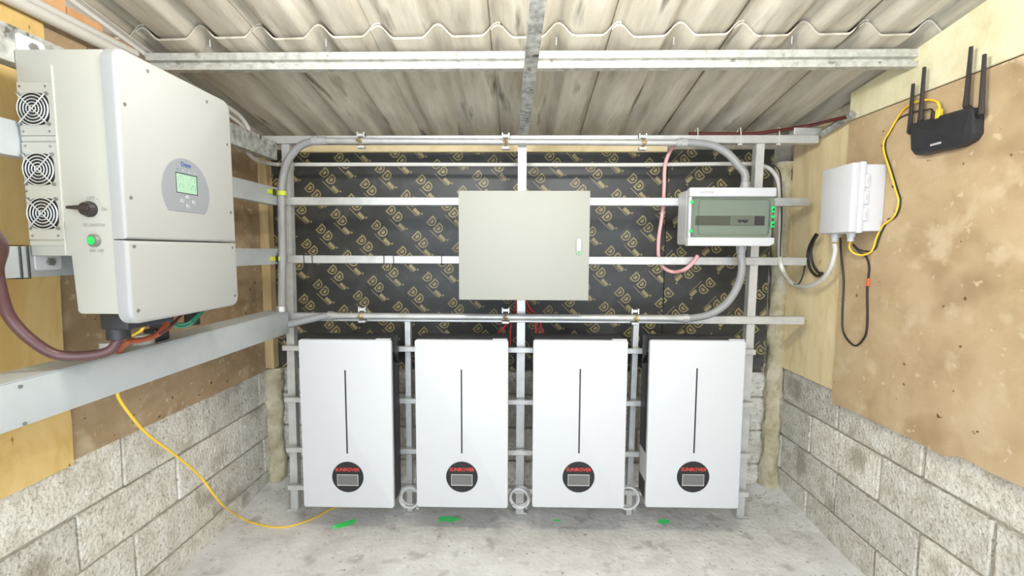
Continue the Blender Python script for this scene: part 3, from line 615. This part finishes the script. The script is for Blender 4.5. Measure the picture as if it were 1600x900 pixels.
# dark red cables on the top rail with ties
for k, (dz, lb) in enumerate(((0, 'front'), (.019, 'rear'))):
    cable('dark_red_cable', lb+' one of two dark red cables lying along the top rail', 'maroon', [onY(1077, 209, 2.292+.018*k)+Vector((0, 0, .002)), onY(1120, 209, 2.292+.018*k), onY(1175, 209, 2.292+.018*k), onY(1215, 204, 2.285+.016*k), onX(1262, 197, 1.40), onX(1300, 188, 1.42+.02*k), onX(1322, 183, 1.44+.02*k)], .0085, seg=8)
for i, (px, lb) in enumerate(((1090, 'leftmost'), (1157, 'middle'), (1217, 'rightmost'))):
    p = onY(px, 220, RY); b = MB(); b.tube([(p.x, RY-.002, 1.934), (p.x, RY-.002, 1.985), (p.x, RY+.004, 2.012), (p.x, RY+.034, 2.012), (p.x, RY+.044, 1.985), (p.x, RY+.044, 1.934)], .0024, 6, 0, closed=True); b.box((p.x-.012, RY-.004, 1.929), (p.x+.008, RY+.004, 1.935))
    tag(b.build('cable_tie', 'pvc'), lb+' white tie holding the dark red cables on the top rail', 'cable tie', 'ties on the top rail')
p = onY(1238, 210, 2.30); q = onY(1281, 210, 2.30)
b = MB(); b.box((p.x, 2.285, 1.9785), (q.x, 2.33, 2.014), .002, 1); tag(b.build('metal_bracket', 'galv'), 'small pale metal bracket resting on the right end of the top rail', 'bracket')
a = onX(1332, 178, 1.455); c = onX(1284, 209, 1.455)
b = MB(); b.tube([a, c], .018, 4, 0); tag(b.build('roof_strut', 'galv_old', smooth=0), 'short galvanised strut slanting along the right wall above the plywood', 'strut')
# ------------------------------------------------------------------ grey cable coils at the battery feet
def coil(px, py, label, rad, n=2.4):
    p = onY(px, py, 2.2); pts = []
    K = int(n*12)
    for k in range(K+1):
        t = -math.pi/2+.2-2*math.pi*(K-k)/12; r = rad*(1+.07*math.sin(k*.9)); pts.append((p.x+r*.95*math.cos(t), 2.185+.03*k/K+.006*math.sin(k*.7), p.z+r*math.sin(t)))
    pts += [(p.x+rad*.55, 2.212, p.z-rad*1.05), (p.x+rad*.75, 2.2, p.z-rad*1.2)]
    return cable('cable_coil', label, 'greycable', pts, .0062, 'cable coil', 8, 3, 'grey cable coils')
coil(641, 777, 'grey cable coil partly hidden between the two left batteries', .052)
coil(812, 777, 'full round grey cable coil between the two middle batteries', .050, 3.2)
coil(981, 778, 'grey cable coil showing in the gap left of the rightmost battery', .055)
# ------------------------------------------------------------------ inverter
iv = thing('inverter', 'large white wall inverter with three side fans and a round-topped display', 'inverter', (-1.1, 1.3, 1.218))
XI0, XF0, XF, YI0, YI1 = -1.2195, -1.007, -.973, 1.09, 1.515
b = MB(); b.prism([(-1.2195, 1.388), (-1.118, 1.388), (-1.112, 1.25), (-1.105, 1.243), (XF0, 1.243), (XF0, 1.882), (-1.2195, 1.882)], 1, YI0, YI1-.01, .004, 2); body = b.build('body', 'inv_side', iv)
zs = onX(184, 374, XF).z
# cover in two halves with bevelled edges
def cover(z0, z1, name, round_top):
    r = .032; pts = []
    full = rrect(YI0-.002, z0, YI1, z1, r, 8)
    if round_top: pts = [p for p in full if p[1] >= (z0+z1)/2]+[(YI0-.002, z0), (YI1, z0)]
    else: pts = [(YI1, z1), (YI0-.002, z1)]+[p for p in full if p[1] < (z0+z1)/2]
    b = MB(); b.prism(pts, 0, XF0+.0005, XF, .009, 4, 'b'); return b.build(name, 'inv_front', iv)
cv = cover(zs+.0015, 1.892, 'upper_cover', True); cv2 = cover(1.216, zs-.0015, 'lower_cover', False)
for px, py, c_ in ((230.5, 111, cv), (187, 160, cv), (323, 159, cv), (355, 226, cv), (198, 308, cv), (360.5, 332, cv), (204, 385, cv2), (363, 387, cv2), (212, 486, cv2), (367, 462, cv2)):
    p = onX(px, py, XF); b = MB(); yy = min(max(p.y, YI0+.018), YI1-.014); b.cyl((XF-.001, yy, p.z), (XF+.0012, yy, p.z), .0045, 10); b.build('screw', 'screw', c_)
# fan plates and fans
def ipt(px, py): return onY(px, py, YI0)
def quad_plate(name, pts, y0, y1, m, parent):
    b = MB(); b.prism([(p.x, p.z) for p in pts], 1, y0, y1, .0008, 1, 'a'); return b.build(name, m, parent)
for ya, yb in ((129, 212), (223, 374)):
    xa = -1.2165; xb = -1.128
    quad_plate('fan_plate', [Vector((xa, 0, ipt(30, yb).z)), Vector((xb, 0, ipt(30, yb).z)), Vector((xb, 0, ipt(30, ya).z)), Vector((xa, 0, ipt(30, ya).z))], YI0-.0035, YI0+.001, 'inv_side', body)
b = MB(); b.box((-1.131, YI0-.004, 1.39), (-1.1265, YI0+.001, 1.845), .001, 1); b.build('trim_strip', 'inv_side', body)
for zz in (ipt(30, 217).z, ipt(30, 380).z):
    b = MB(); b.box((-1.2165, YI0-.003, zz-.006), (-1.126, YI0+.001, zz+.006), .001, 1); b.build('cover_strip', 'inv_side', body)
for px, py in ((55.5, 171), (64, 265), (70.5, 334)):
    c = ipt(px, py); cx, cz = c.x, c.z; R = .040
    fan = MB(); fan.prism(rrect(cx-.0375, cz-.0375, cx+.0375, cz+.0375, .022, 6), 1, YI0-.0042, YI0-.003); f_ = fan.build('fan', 'black', iv)
    b = MB()
    for k in range(7):
        a0_ = 2*math.pi*k/7; pts = [(cx+math.cos(a0_+t*.5)*(.013+.022*t), cz+math.sin(a0_+t*.5)*(.013+.022*t)) for t in (0, .5, 1)]+[(cx+math.cos(a0_+.55+t*.5)*(.013+.022*t), cz+math.sin(a0_+.55+t*.5)*(.013+.022*t)) for t in (1, .5, 0)]
        b.prism(pts, 1, YI0-.0050, YI0-.0043)
    b.build('fan_blades', 'dark_body', f_)
    b = MB()
    for rr in (.008, .0155, .023, .0305, .038):
        b.tube([(cx+rr*math.cos(2*math.pi*k/28), YI0-.0068, cz+rr*math.sin(2*math.pi*k/28)) for k in range(28)], .00155, 6, 0, closed=True)
    for s in (-1, 1): b.cyl((cx-.034, YI0-.0088, cz-s*.034), (cx+.034, YI0-.0088, cz+s*.034), .0014, 6)
    b.build('fan_guard', 'galv', f_)
    for sx in (-1, 1):
        for sz in (-1, 1):
            b = MB(); b.cyl((cx+sx*.0355, YI0-.0035, cz+sz*.0355), (cx+sx*.0355, YI0-.0075, cz+sz*.0355), .0042, 8); b.build('screw', 'screw', f_)
for px, py in ((33, 135.5), (73, 135.5), (39, 206), (80, 206), (42, 228.5), (81, 229), (44, 299), (53.5, 368.5), (93.5, 368.5)):
    p = ipt(px, py); b = MB(); b.cyl((p.x, YI0-.003, p.z), (p.x, YI0-.0048, p.z), .003, 8); b.build('screw', 'screw', body)
# rotary switch, push button and their lettering
p = ipt(141, 327); b = MB(); b.tube([(p.x, YI0+.001, p.z), (p.x, YI0-.006, p.z)], .0195, 20, 0); b.tube([(p.x, YI0-.006, p.z), (p.x, YI0-.016, p.z)], [.0185, .0155], 20, 0)
sw = b.build('rotary_switch', 'antenna', iv)
b = MB(); b.prism([(p.x-.040, p.z-.0005), (p.x-.040, p.z+.0065), (p.x-.012, p.z+.0085), (p.x+.013, p.z+.0055), (p.x+.013, p.z-.0045), (p.x-.012, p.z-.0035)], 1, YI0-.022, YI0-.0125, .002, 2); b.build('switch_lever', 'antenna', sw)
b = MB(); ar = [(p.x+.031*math.cos(t), YI0-.0004, p.z+.031*math.sin(t)) for t in [math.radians(a) for a in range(15, 62, 6)]]; b.tube(ar, .0007, 4, 0); b.build('switch_arc', 'greytext', sw)
q = ipt(142.5, 309.5); text('OFF', .0115, 'greytext', body, (q.x, YI0, q.z), (1, 0, 0), (0, 0, 1), bold=.0002)
q = ipt(163, 327); text('On', .0115, 'greytext', body, (q.x, YI0, q.z), (1, 0, 0), (0, 0, 1), bold=.0002)
q = ipt(147, 352); text('DC SWITCH', .0105, 'greytext', body, (q.x, YI0, q.z), (1, 0, 0), (0, 0, 1), width=.053, bold=.0002)
q = ipt(151.5, 392); text('ON- OFF', .0105, 'greytext', body, (q.x, YI0, q.z), (1, 0, 0), (0, 0, 1), width=.036, bold=.0002)
p = ipt(149, 376); b = MB(); b.tube([(p.x, YI0+.001, p.z), (p.x-.002, YI0-.008, p.z)], .0155, 20, 0); bt = b.build('button_collar', 'screw', iv)
b = MB(); b.tube([(p.x-.002, YI0-.007, p.z), (p.x-.002, YI0-.011, p.z)], [.0112, .0095], 20, 0); b.build('push_button', 'greenbtn', bt)
# mounting tabs
for zc, nm in ((1.9025, 't'), (1.372, 'b')):
    yc = YI0+.04
    b = MB(); b.prism(rrect(yc-.035, zc-.0205, yc+.03, zc+.0195 if nm == 'b' else zc+.022, .008, 4), 0, -1.2195, -1.2155, .001, 1, 'b'); tb = b.build('mounting_tab', 'white', iv)
    b = MB(); b.cyl((-1.2157, yc+.0, zc), (-1.209, yc+.0, zc), .010, 6); b.build('bolt', 'screw', tb)
# display
def S(px, py): q = onX(240+px/6.43, 220+py/6.43, XF); return (q.y, q.z)
A_ = [S(*q) for q in ((72, 420), (555, 520))]; yc = (A_[0][0]+A_[1][0])/2; rd = abs(A_[1][0]-A_[0][0])/2
ztop = S(270, 170)[1]; zbot = (S(170, 695)[1]+S(500, 740)[1])/2; zc = ztop-rd
pts = []
t0 = math.asin(max(-1, min(1, (zbot-zc)/rd)))
for k in range(41):
    t = t0+(math.pi-2*t0)*k/40; pts.append((yc+rd*math.cos(t), zc+rd*math.sin(t)))
b = MB(); b.prism(pts, 0, XF-.001, XF+.0015, .0008, 1, 'b'); dp = b.build('display_panel', 'disp', iv)
ya, za = S(219, 320); yb, zb = S(434, 545); zt1 = (S(219, 320)[1]+S(428, 362)[1])/2; zb1_ = (S(230, 512)[1]+S(434, 545)[1])/2
b = MB(); b.box((XF+.001, ya-.002, zb1_-.002), (XF+.0022, yb+.002, zt1+.002), .0004, 1); b.build('screen_frame', 'dark_body', dp)
b = MB(); b.box((XF+.0018, ya, zb1_), (XF+.0028, yb-.002, zt1-.001), .0003, 1); b.build('screen', 'lcd', dp)
b = MB()
wy, wz = yb-ya, zt1-zb1_
for fy, fz in ((.2, .72), (.2, .3), (.78, .72), (.8, .28)):
    cy, cz = ya+wy*fy, zb1_+wz*fz; b.tube([(XF+.0029, cy+.0085*math.cos(t), cz+.0085*math.sin(t)) for t in [math.radians(a) for a in range(-20, 201, 20)]], .0006, 4, 0)
b.tube([(XF+.0029, ya+wy*.5+dy, zb1_+wz*.5+dz) for dy, dz in ((.006, 0), (0, .006), (-.006, 0), (0, -.006))], .0006, 4, 0, closed=True); b.build('screen_graphics', 'lcdmark', dp)
for bx_, by_ in ((335, 570), (280, 605), (398, 622), (340, 660)):
    y_, z_ = S(bx_, by_); b = MB(); b.tube([(XF+.0012, y_, z_), (XF+.0035, y_, z_)], [.0068, .0055], 14, 0); b.build('button', 'btn', dp)
y_, z_ = S(318, 245); text('Deye', .018, 'blue', dp, (XF+.0016, y_, z_), (0, 1, 0), (0, 0, 1), bold=.0004)
for bx_, by_ in ((230, 280), (290, 300), (350, 318), (405, 328)):
    y_, z_ = S(bx_, by_); b = MB(); b.cyl((XF+.0012, y_, z_), (XF+.0022, y_, z_), .0018, 8); b.build('indicator', 'blue' if bx_ < 250 else 'bezel', dp)
# cable entry and cables below the inverter
b = MB(); p = onX(188, 505, -1.06); b.box((-1.108, 1.14, 1.192), (-1.03, 1.30, 1.2435), .008, 2); g1 = b.build('cable_gland_block', 'dark_body', iv)
b = MB(); b.cyl((-1.085, 1.17, 1.165), (-1.085, 1.17, 1.193), .026, 14); b.build('gland_nut', 'dark_body', g1)
b = MB(); b.cyl((-1.1, 1.46, 1.155), (-1.1, 1.46, 1.2435), .022, 12); b.build('outlet_sleeve', 'black', iv)
cable('brown_cable', 'thick brown sleeved cable sagging from the inverter out past the left edge', 'brownhose', [(-1.085, 1.17, 1.166), (-1.087, 1.165, 1.155), onY(168, 549, 1.15), onY(130, 556, 1.12), onY(85, 553, 1.09), onY(45, 528, 1.06), onY(15, 495, 1.04), onY(2, 460, 1.02), onY(-5, 420, .99), onY(0, 380, .9), onY(-40, 340, .8)], .0125, seg=12, smooth=8)
def tw(name, label, matn, pts, r): cable(name, label, matn, pts, r, seg=8)
tw('orange_wire', 'orange-brown wire bundle curving under the inverter towards the trunking', 'orangewire', [(-1.09, 1.40, 1.243), onX(256, 512, -1.09), onX(243, 524, -1.10), onX(222, 531, -1.11), onX(205, 533, -1.12), onX(196, 537, -1.13), (-1.2, 1.29, 1.1)], .008)
tw('red_wire', 'short red wire under the inverter beside the green wires', 'maroon', [(-1.06, 1.43, 1.243), onX(270, 506, -1.06), onX(262, 515, -1.07), onX(250, 521, -1.09), onX(238, 525, -1.12), onX(226, 532, -1.17)], .0045)
tw('green_wire', 'green earth wire looping under the inverter, the upper one', 'greenwire', [(-1.06, 1.53, 1.245), onX(303, 497, -1.06), onX(292, 505, -1.07), onX(278, 506, -1.09), onX(268, 500, -1.09)], .0042)
tw('green_wire', 'green earth wire looping under the inverter, the lower one', 'greenwire', [(-1.06, 1.54, 1.25), onX(305, 500, -1.06), onX(294, 509, -1.07), onX(280, 511, -1.09), onX(266, 505, -1.09)], .0042)
tw('yellow_wire', 'short yellow wire emerging under the lower corner of the inverter', 'yellow', [(-1.05, 1.25, 1.235), onX(224, 511, -1.05), onX(219, 517, -1.06), onX(205, 524, -1.09), onX(196, 527, -1.12)], .0042)
for px, py, lb in ((193, 547, 'left'), (236, 534, 'right')):
    p = onZ(px, py, 1.105); b = MB(); b.tube([(-1.232, p.y, 1.0985), (-1.232, p.y, 1.112)], .030, 16, 0); b.tube([(-1.232, p.y, 1.112), (-1.232, p.y, 1.128)], .022, 12, 0); tag(b.build('cable_gland', 'greycable'), lb+' pale cable gland on top of the trunking under the inverter', 'gland')
b = MB(); p = onX(301, 517, -1.232); b.box((-1.255, 1.44, 1.0985), (-1.21, 1.50, 1.14), .004, 1); b.cyl((-1.232, 1.47, 1.14), (-1.2, 1.47, 1.19), .02, 12); tag(b.build('gland_block', 'dark_body'), 'dark cable entry on the trunking below the green wires', 'gland')
# ------------------------------------------------------------------ yellow network cable on the left
cable('yellow_cable', 'yellow network cable dropping from the trunking to the floor under the left battery', 'yellow', [(-1.24, 1.335, .984), onX(184, 618, -1.24), onX(205, 650, -1.25), onX(232, 680, -1.27), onX(275, 712, -1.30), onX(312, 744, -1.33), onX(345, 786, -1.335), onZ(372, 806, .03), onZ(395, 817, .008), onZ(440, 824, .006), onZ(485, 812, .006), onZ(518, 795, .006), onZ(545, 785, .008)], .0045)
# ------------------------------------------------------------------ junction box on the right wall
jb = thing('junction_box', 'white plastic junction box with stepped lid on the right wall', 'junction box', (1.40, 1.96, 1.42))
JX = 1.4695; JF = onX(1313, 310, 1.33); Yn = 1.868
zj0, zj1 = onY(1350, 361, Yn).z, onY(1350, 256, Yn).z
b = MB(); b.box((1.385, Yn+.004, zj0), (JX, 2.045, zj1), .004, 2); b.build('base', 'white_gloss', jb)
l0, l1 = zj0-.008, zj1+.010
b = MB(); b.box((1.362, Yn-.004, l0), (1.3845, 2.055, l1), .004, 2); ld = b.build('lid_flange', 'white_gloss', jb)
b = MB(); b.box((1.332, Yn+.0, l0+.004), (1.3615, 2.052, l1-.004), .004, 2); b.build('lid', 'white_gloss', jb)
for fz in (.25, .5, .75):
    zz = zj0+(zj1-zj0)*fz; b = MB(); b.box((1.384, Yn-.006, zz-.026), (1.400, Yn+.004, zz+.026), .003, 2); cz_ = b.build('hinge', 'white_gloss', jb)
    b = MB(); b.box((1.388, Yn-.0068, zz-.012), (1.392, Yn-.0055, zz+.012)); b.build('hinge_slot', 'bezel', cz_)
GL = []
for px, X_ in ((1304, 1.40), (1329, 1.415)):
    yy = onX(px, 372, X_).y; GL.append((X_, yy))
    b = MB(); b.cyl((X_, yy, zj0-.022), (X_, yy, zj0+.001), .016, 8); b.cyl((X_, yy, zj0-.04), (X_, yy, zj0-.022), .0125, 12); b.build('gland', 'white_gloss', jb)
yg = (GL[1][0], GL[1][1], zj0-.04)
cable('yellow_cable', 'yellow network cable from the router to the junction box on the right wall', 'yellow', [yg, onX(1327, 386, 1.42), onX(1333, 395, 1.43), onX(1347, 398.5, 1.45), onX(1362, 392, 1.462), onX(1370, 370, 1.463), onX(1380, 352, 1.463), onX(1397, 338, 1.463), onX(1404, 315, 1.463), onX(1399, 295, 1.463), onX(1390, 265, 1.463), onX(1382, 240, 1.463), onX(1381, 222, 1.463), onX(1390, 205, 1.463), onX(1402, 185, 1.463), onX(1415, 168, 1.46), onX(1440, 157, 1.455), onX(1462, 158, 1.45), onX(1468, 168, 1.445), onX(1467, 182, 1.442)], .0042, seg=8)
cable('thin_black_cable', 'thin black power lead running alongside the yellow cable to the router', 'blackwire', [onX(1333, 381, 1.43), onX(1343, 390, 1.455), onX(1358, 392.5, 1.464), onX(1368, 388, 1.466), onX(1374, 372, 1.466), onX(1384, 350, 1.465), onX(1400, 338, 1.465), onX(1407, 315, 1.465), onX(1402, 295, 1.465), onX(1392, 262, 1.466), onX(1384, 238, 1.466), onX(1384, 220, 1.466), onX(1393, 203, 1.466), onX(1404, 186, 1.466), onX(1425, 176, 1.462), onX(1446, 172, 1.455), onX(1456, 171, 1.446), onX(1458, 182, 1.442)], .0028, seg=6)
for px, py, lb in ((1380.5, 227, 'upper'), (1397, 291, 'middle'), (1390, 343, 'lower')):
    p = onX(px, py, 1.4645); b = MB(); b.tube([p+Vector((.0, .009*math.cos(t), .005*math.sin(t))) for t in [2*math.pi*k/10 for k in range(10)]], .002, 6, 0, closed=True); tag(b.build('cable_clip', 'blackwire'), lb+' small black clip on the yellow cable below the router', 'clip', 'clips on the yellow cable')
# ------------------------------------------------------------------ router
rt = thing('router', 'black router with four antennas mounted on the brown board', 'router', (1.45, 1.55, 1.75))
RX0, RX1 = 1.4695, 1.435
def rp(px, py): q = onX(px, py, RX1); return (q.y, q.z)
out = [rp(*q) for q in ((1421, 196), (1424, 193), (1510, 168), (1519, 168), (1521, 178), (1520, 208), (1513, 219), (1495, 229), (1434, 243), (1428, 242), (1422, 234))]
b = MB(); b.prism(out, 0, RX0, RX1, .006, 2, 'b'); rb = b.build('body', 'router', rt)
# faceted ridge on the face
mid = rp(1462, 205); P_ = [rp(1424, 197), rp(1514, 174), rp(1500, 222), rp(1430, 238)]
b = MB(); vs = [(RX1-.0002, p[0], p[1]) for p in P_]+[(RX1-.0065, mid[0], mid[1])]; b.add(vs, [(0, 1, 4), (1, 2, 4), (2, 3, 4), (3, 0, 4)]); b.build('face_facets', 'router', rt, smooth=0)
y_, z_ = rp(1463, 225); b = MB(); b.box((RX1-.0045, y_-.02, z_-.0035), (RX1-.001, y_+.02, z_+.0035), .001, 1); b.build('badge', 'bezel', rt)
for (ax, ay), (tx, ty) in (((1421, 207), (1427, 131)), ((1438, 190), (1444.5, 105)), ((1509.5, 166), (1517.5, 73)), ((1533, 179), (1538.5, 85))):
    a = onX(ax, ay, 1.447); t = onX(tx, ty, 1.447); b = MB(); b.tube([a, a+(t-a)*.2, t], [.0095, .0055], 8, 0); an = b.build('antenna', 'antenna', rt)
    b = MB(); y0_, z0_ = a.y, a.z; tgt = rp(*((1424, 205) if ax < 1430 else (1439, 194) if ax < 1450 else (1510, 172) if ax < 1520 else (1519, 182)))
    b.tube([a, Vector((1.45, tgt[0], tgt[1]))], .009, 8, 0); b.build('hinge', 'black', an)
p = onX(1467, 180, 1.442); b = MB(); b.box((1.434, p.y-.008, p.z-.012), (1.45, p.y+.008, p.z+.02), .002, 1); b.build('network_plug', 'yellow', rt)
p = onX(1458, 182, 1.442); b = MB(); b.box((1.436, p.y-.006, p.z-.012), (1.448, p.y+.006, p.z+.016), .002, 1); b.build('power_plug', 'black', rt)
# ------------------------------------------------------------------ floor marks and rubble
def mark(px, py, lx, ly, ang, label, seed):
    c = onZ(px, py, 0.0); b = MB(); n = 28; vs = [(c.x, c.y, 0)]; 
    for k in range(n):
        t = 2*math.pi*k/n; r = 1.25+.8*noise.noise(Vector((math.cos(t)*2, math.sin(t)*2, seed)))
        u, v = lx*r*math.cos(t), ly*r*math.sin(t); vs.append((c.x+u*math.cos(ang)-v*math.sin(ang), c.y+u*math.sin(ang)+v*math.cos(ang), 0))
    def fz(x, y): return 0.007*noise.noise(Vector((x*3, y*3, 0)))+0.004*noise.noise(Vector((x*11, y*11, 3)))-.0048
    vs = [(x, y, fz(x, y)) for x, y, z in vs]
    b.add(vs, [(0, 1+k, 1+(k+1) % n) for k in range(n)]); return tag(b.build('paint_mark', 'paint', smooth=60), label, 'paint mark', 'green paint marks on the floor')
mark(538, 818, .050, .018, .55, 'green slanted spray paint streak on the floor below the leftmost battery', 1)
mark(701, 810, .045, .020, 0, 'bright green paint blob on the floor below the second battery from left', 2)
mark(870, 811, .018, .006, 0, 'tiny faint green paint fleck on the floor below the third battery', 3)
mark(1037, 813, .028, .018, .2, 'small green paint splash on the floor below the rightmost battery', 4)
b = MB(); random.seed(3)
for k in range(420):
    side = random.random()
    if side < .6: x = XR-.06-abs(random.gauss(0, .12)); y = YB-.1-abs(random.gauss(0, .35))
    elif side < .8: x = XL+.06+abs(random.gauss(0, .08)); y = YB-.1-abs(random.gauss(0, .25))
    else: x = random.uniform(-1.3, 1.4); y = random.uniform(.9, 2.5)
    s = random.uniform(.002, .008)*(1 if side < .8 else .6)
    d = min(x-XL, XR-x); z = 0.007*noise.noise(Vector((x*3, y*3, 0)))+0.004*noise.noise(Vector((x*11, y*11, 3)))-.006
    z += math.exp(-max(d, 0)/0.16)*math.exp(-max(YB-y, 0)/0.35)*0.055*(1+0.5*noise.noise(Vector((x*9, y*9, 8))))
    o = Vector((x, y, z+s*.4)); R_ = Matrix.Rotation(random.uniform(0, 6), 3, 'Z')
    vs = [o+R_ @ Vector((a*s*random.uniform(.6, 1.3), c_*s*random.uniform(.6, 1.3), e*s*random.uniform(.4, .9))) for a, c_, e in ((1, 0, 0), (-1, 0, 0), (0, 1, 0), (0, -1, 0), (0, 0, 1), (0, 0, -1))]
    b.add(vs, [(0, 2, 4), (2, 1, 4), (1, 3, 4), (3, 0, 4), (2, 0, 5), (1, 2, 5), (3, 1, 5), (0, 3, 5)])
rbl = tag(b.build('rubble', 'earth', smooth=0), 'loose crumbs of mortar and grit on the floor near the corners', 'rubble'); rbl['kind'] = 'stuff'
# ------------------------------------------------------------------ pendant bulbs (above the view)
BR = .055
e_.node_tree.nodes['Principled BSDF'].inputs['Emission Color'].default_value = (1, .97, .93, 1)
e_.node_tree.nodes['Principled BSDF'].inputs['Emission Strength'].default_value = LAMP_POWER/(math.pi*4*math.pi*BR*BR)
for sx, lb in ((-.38, 'left'), (.38, 'right')):
    Y = 1.02; zz = zr(Y)
    lm = thing('pendant_bulb', lb+' bare round bulb hanging on a short cord from the roof', 'lamp', (sx, Y, zz-.2))
    b = MB(); b.cyl((sx, Y, zz-.012), (sx, Y, zz), .03, 16); b.cyl((sx, Y, zz-.012), (sx, Y, zz-.11), .004, 8); b.build('cord', 'pvc', lm)
    b = MB(); b.tube([(sx, Y, zz-.11), (sx, Y, zz-.125), (sx, Y, zz-.15)], [.014, .02], 14, 0); b.build('socket', 'white', lm)
    bb = bmesh.new(); bmesh.ops.create_uvsphere(bb, u_segments=20, v_segments=12, radius=BR)
    for v in bb.verts: v.co += Vector((sx, Y, zz-.2))
    b = MB(); b.bm(bb); b.build('bulb', 'lampglow', lm)
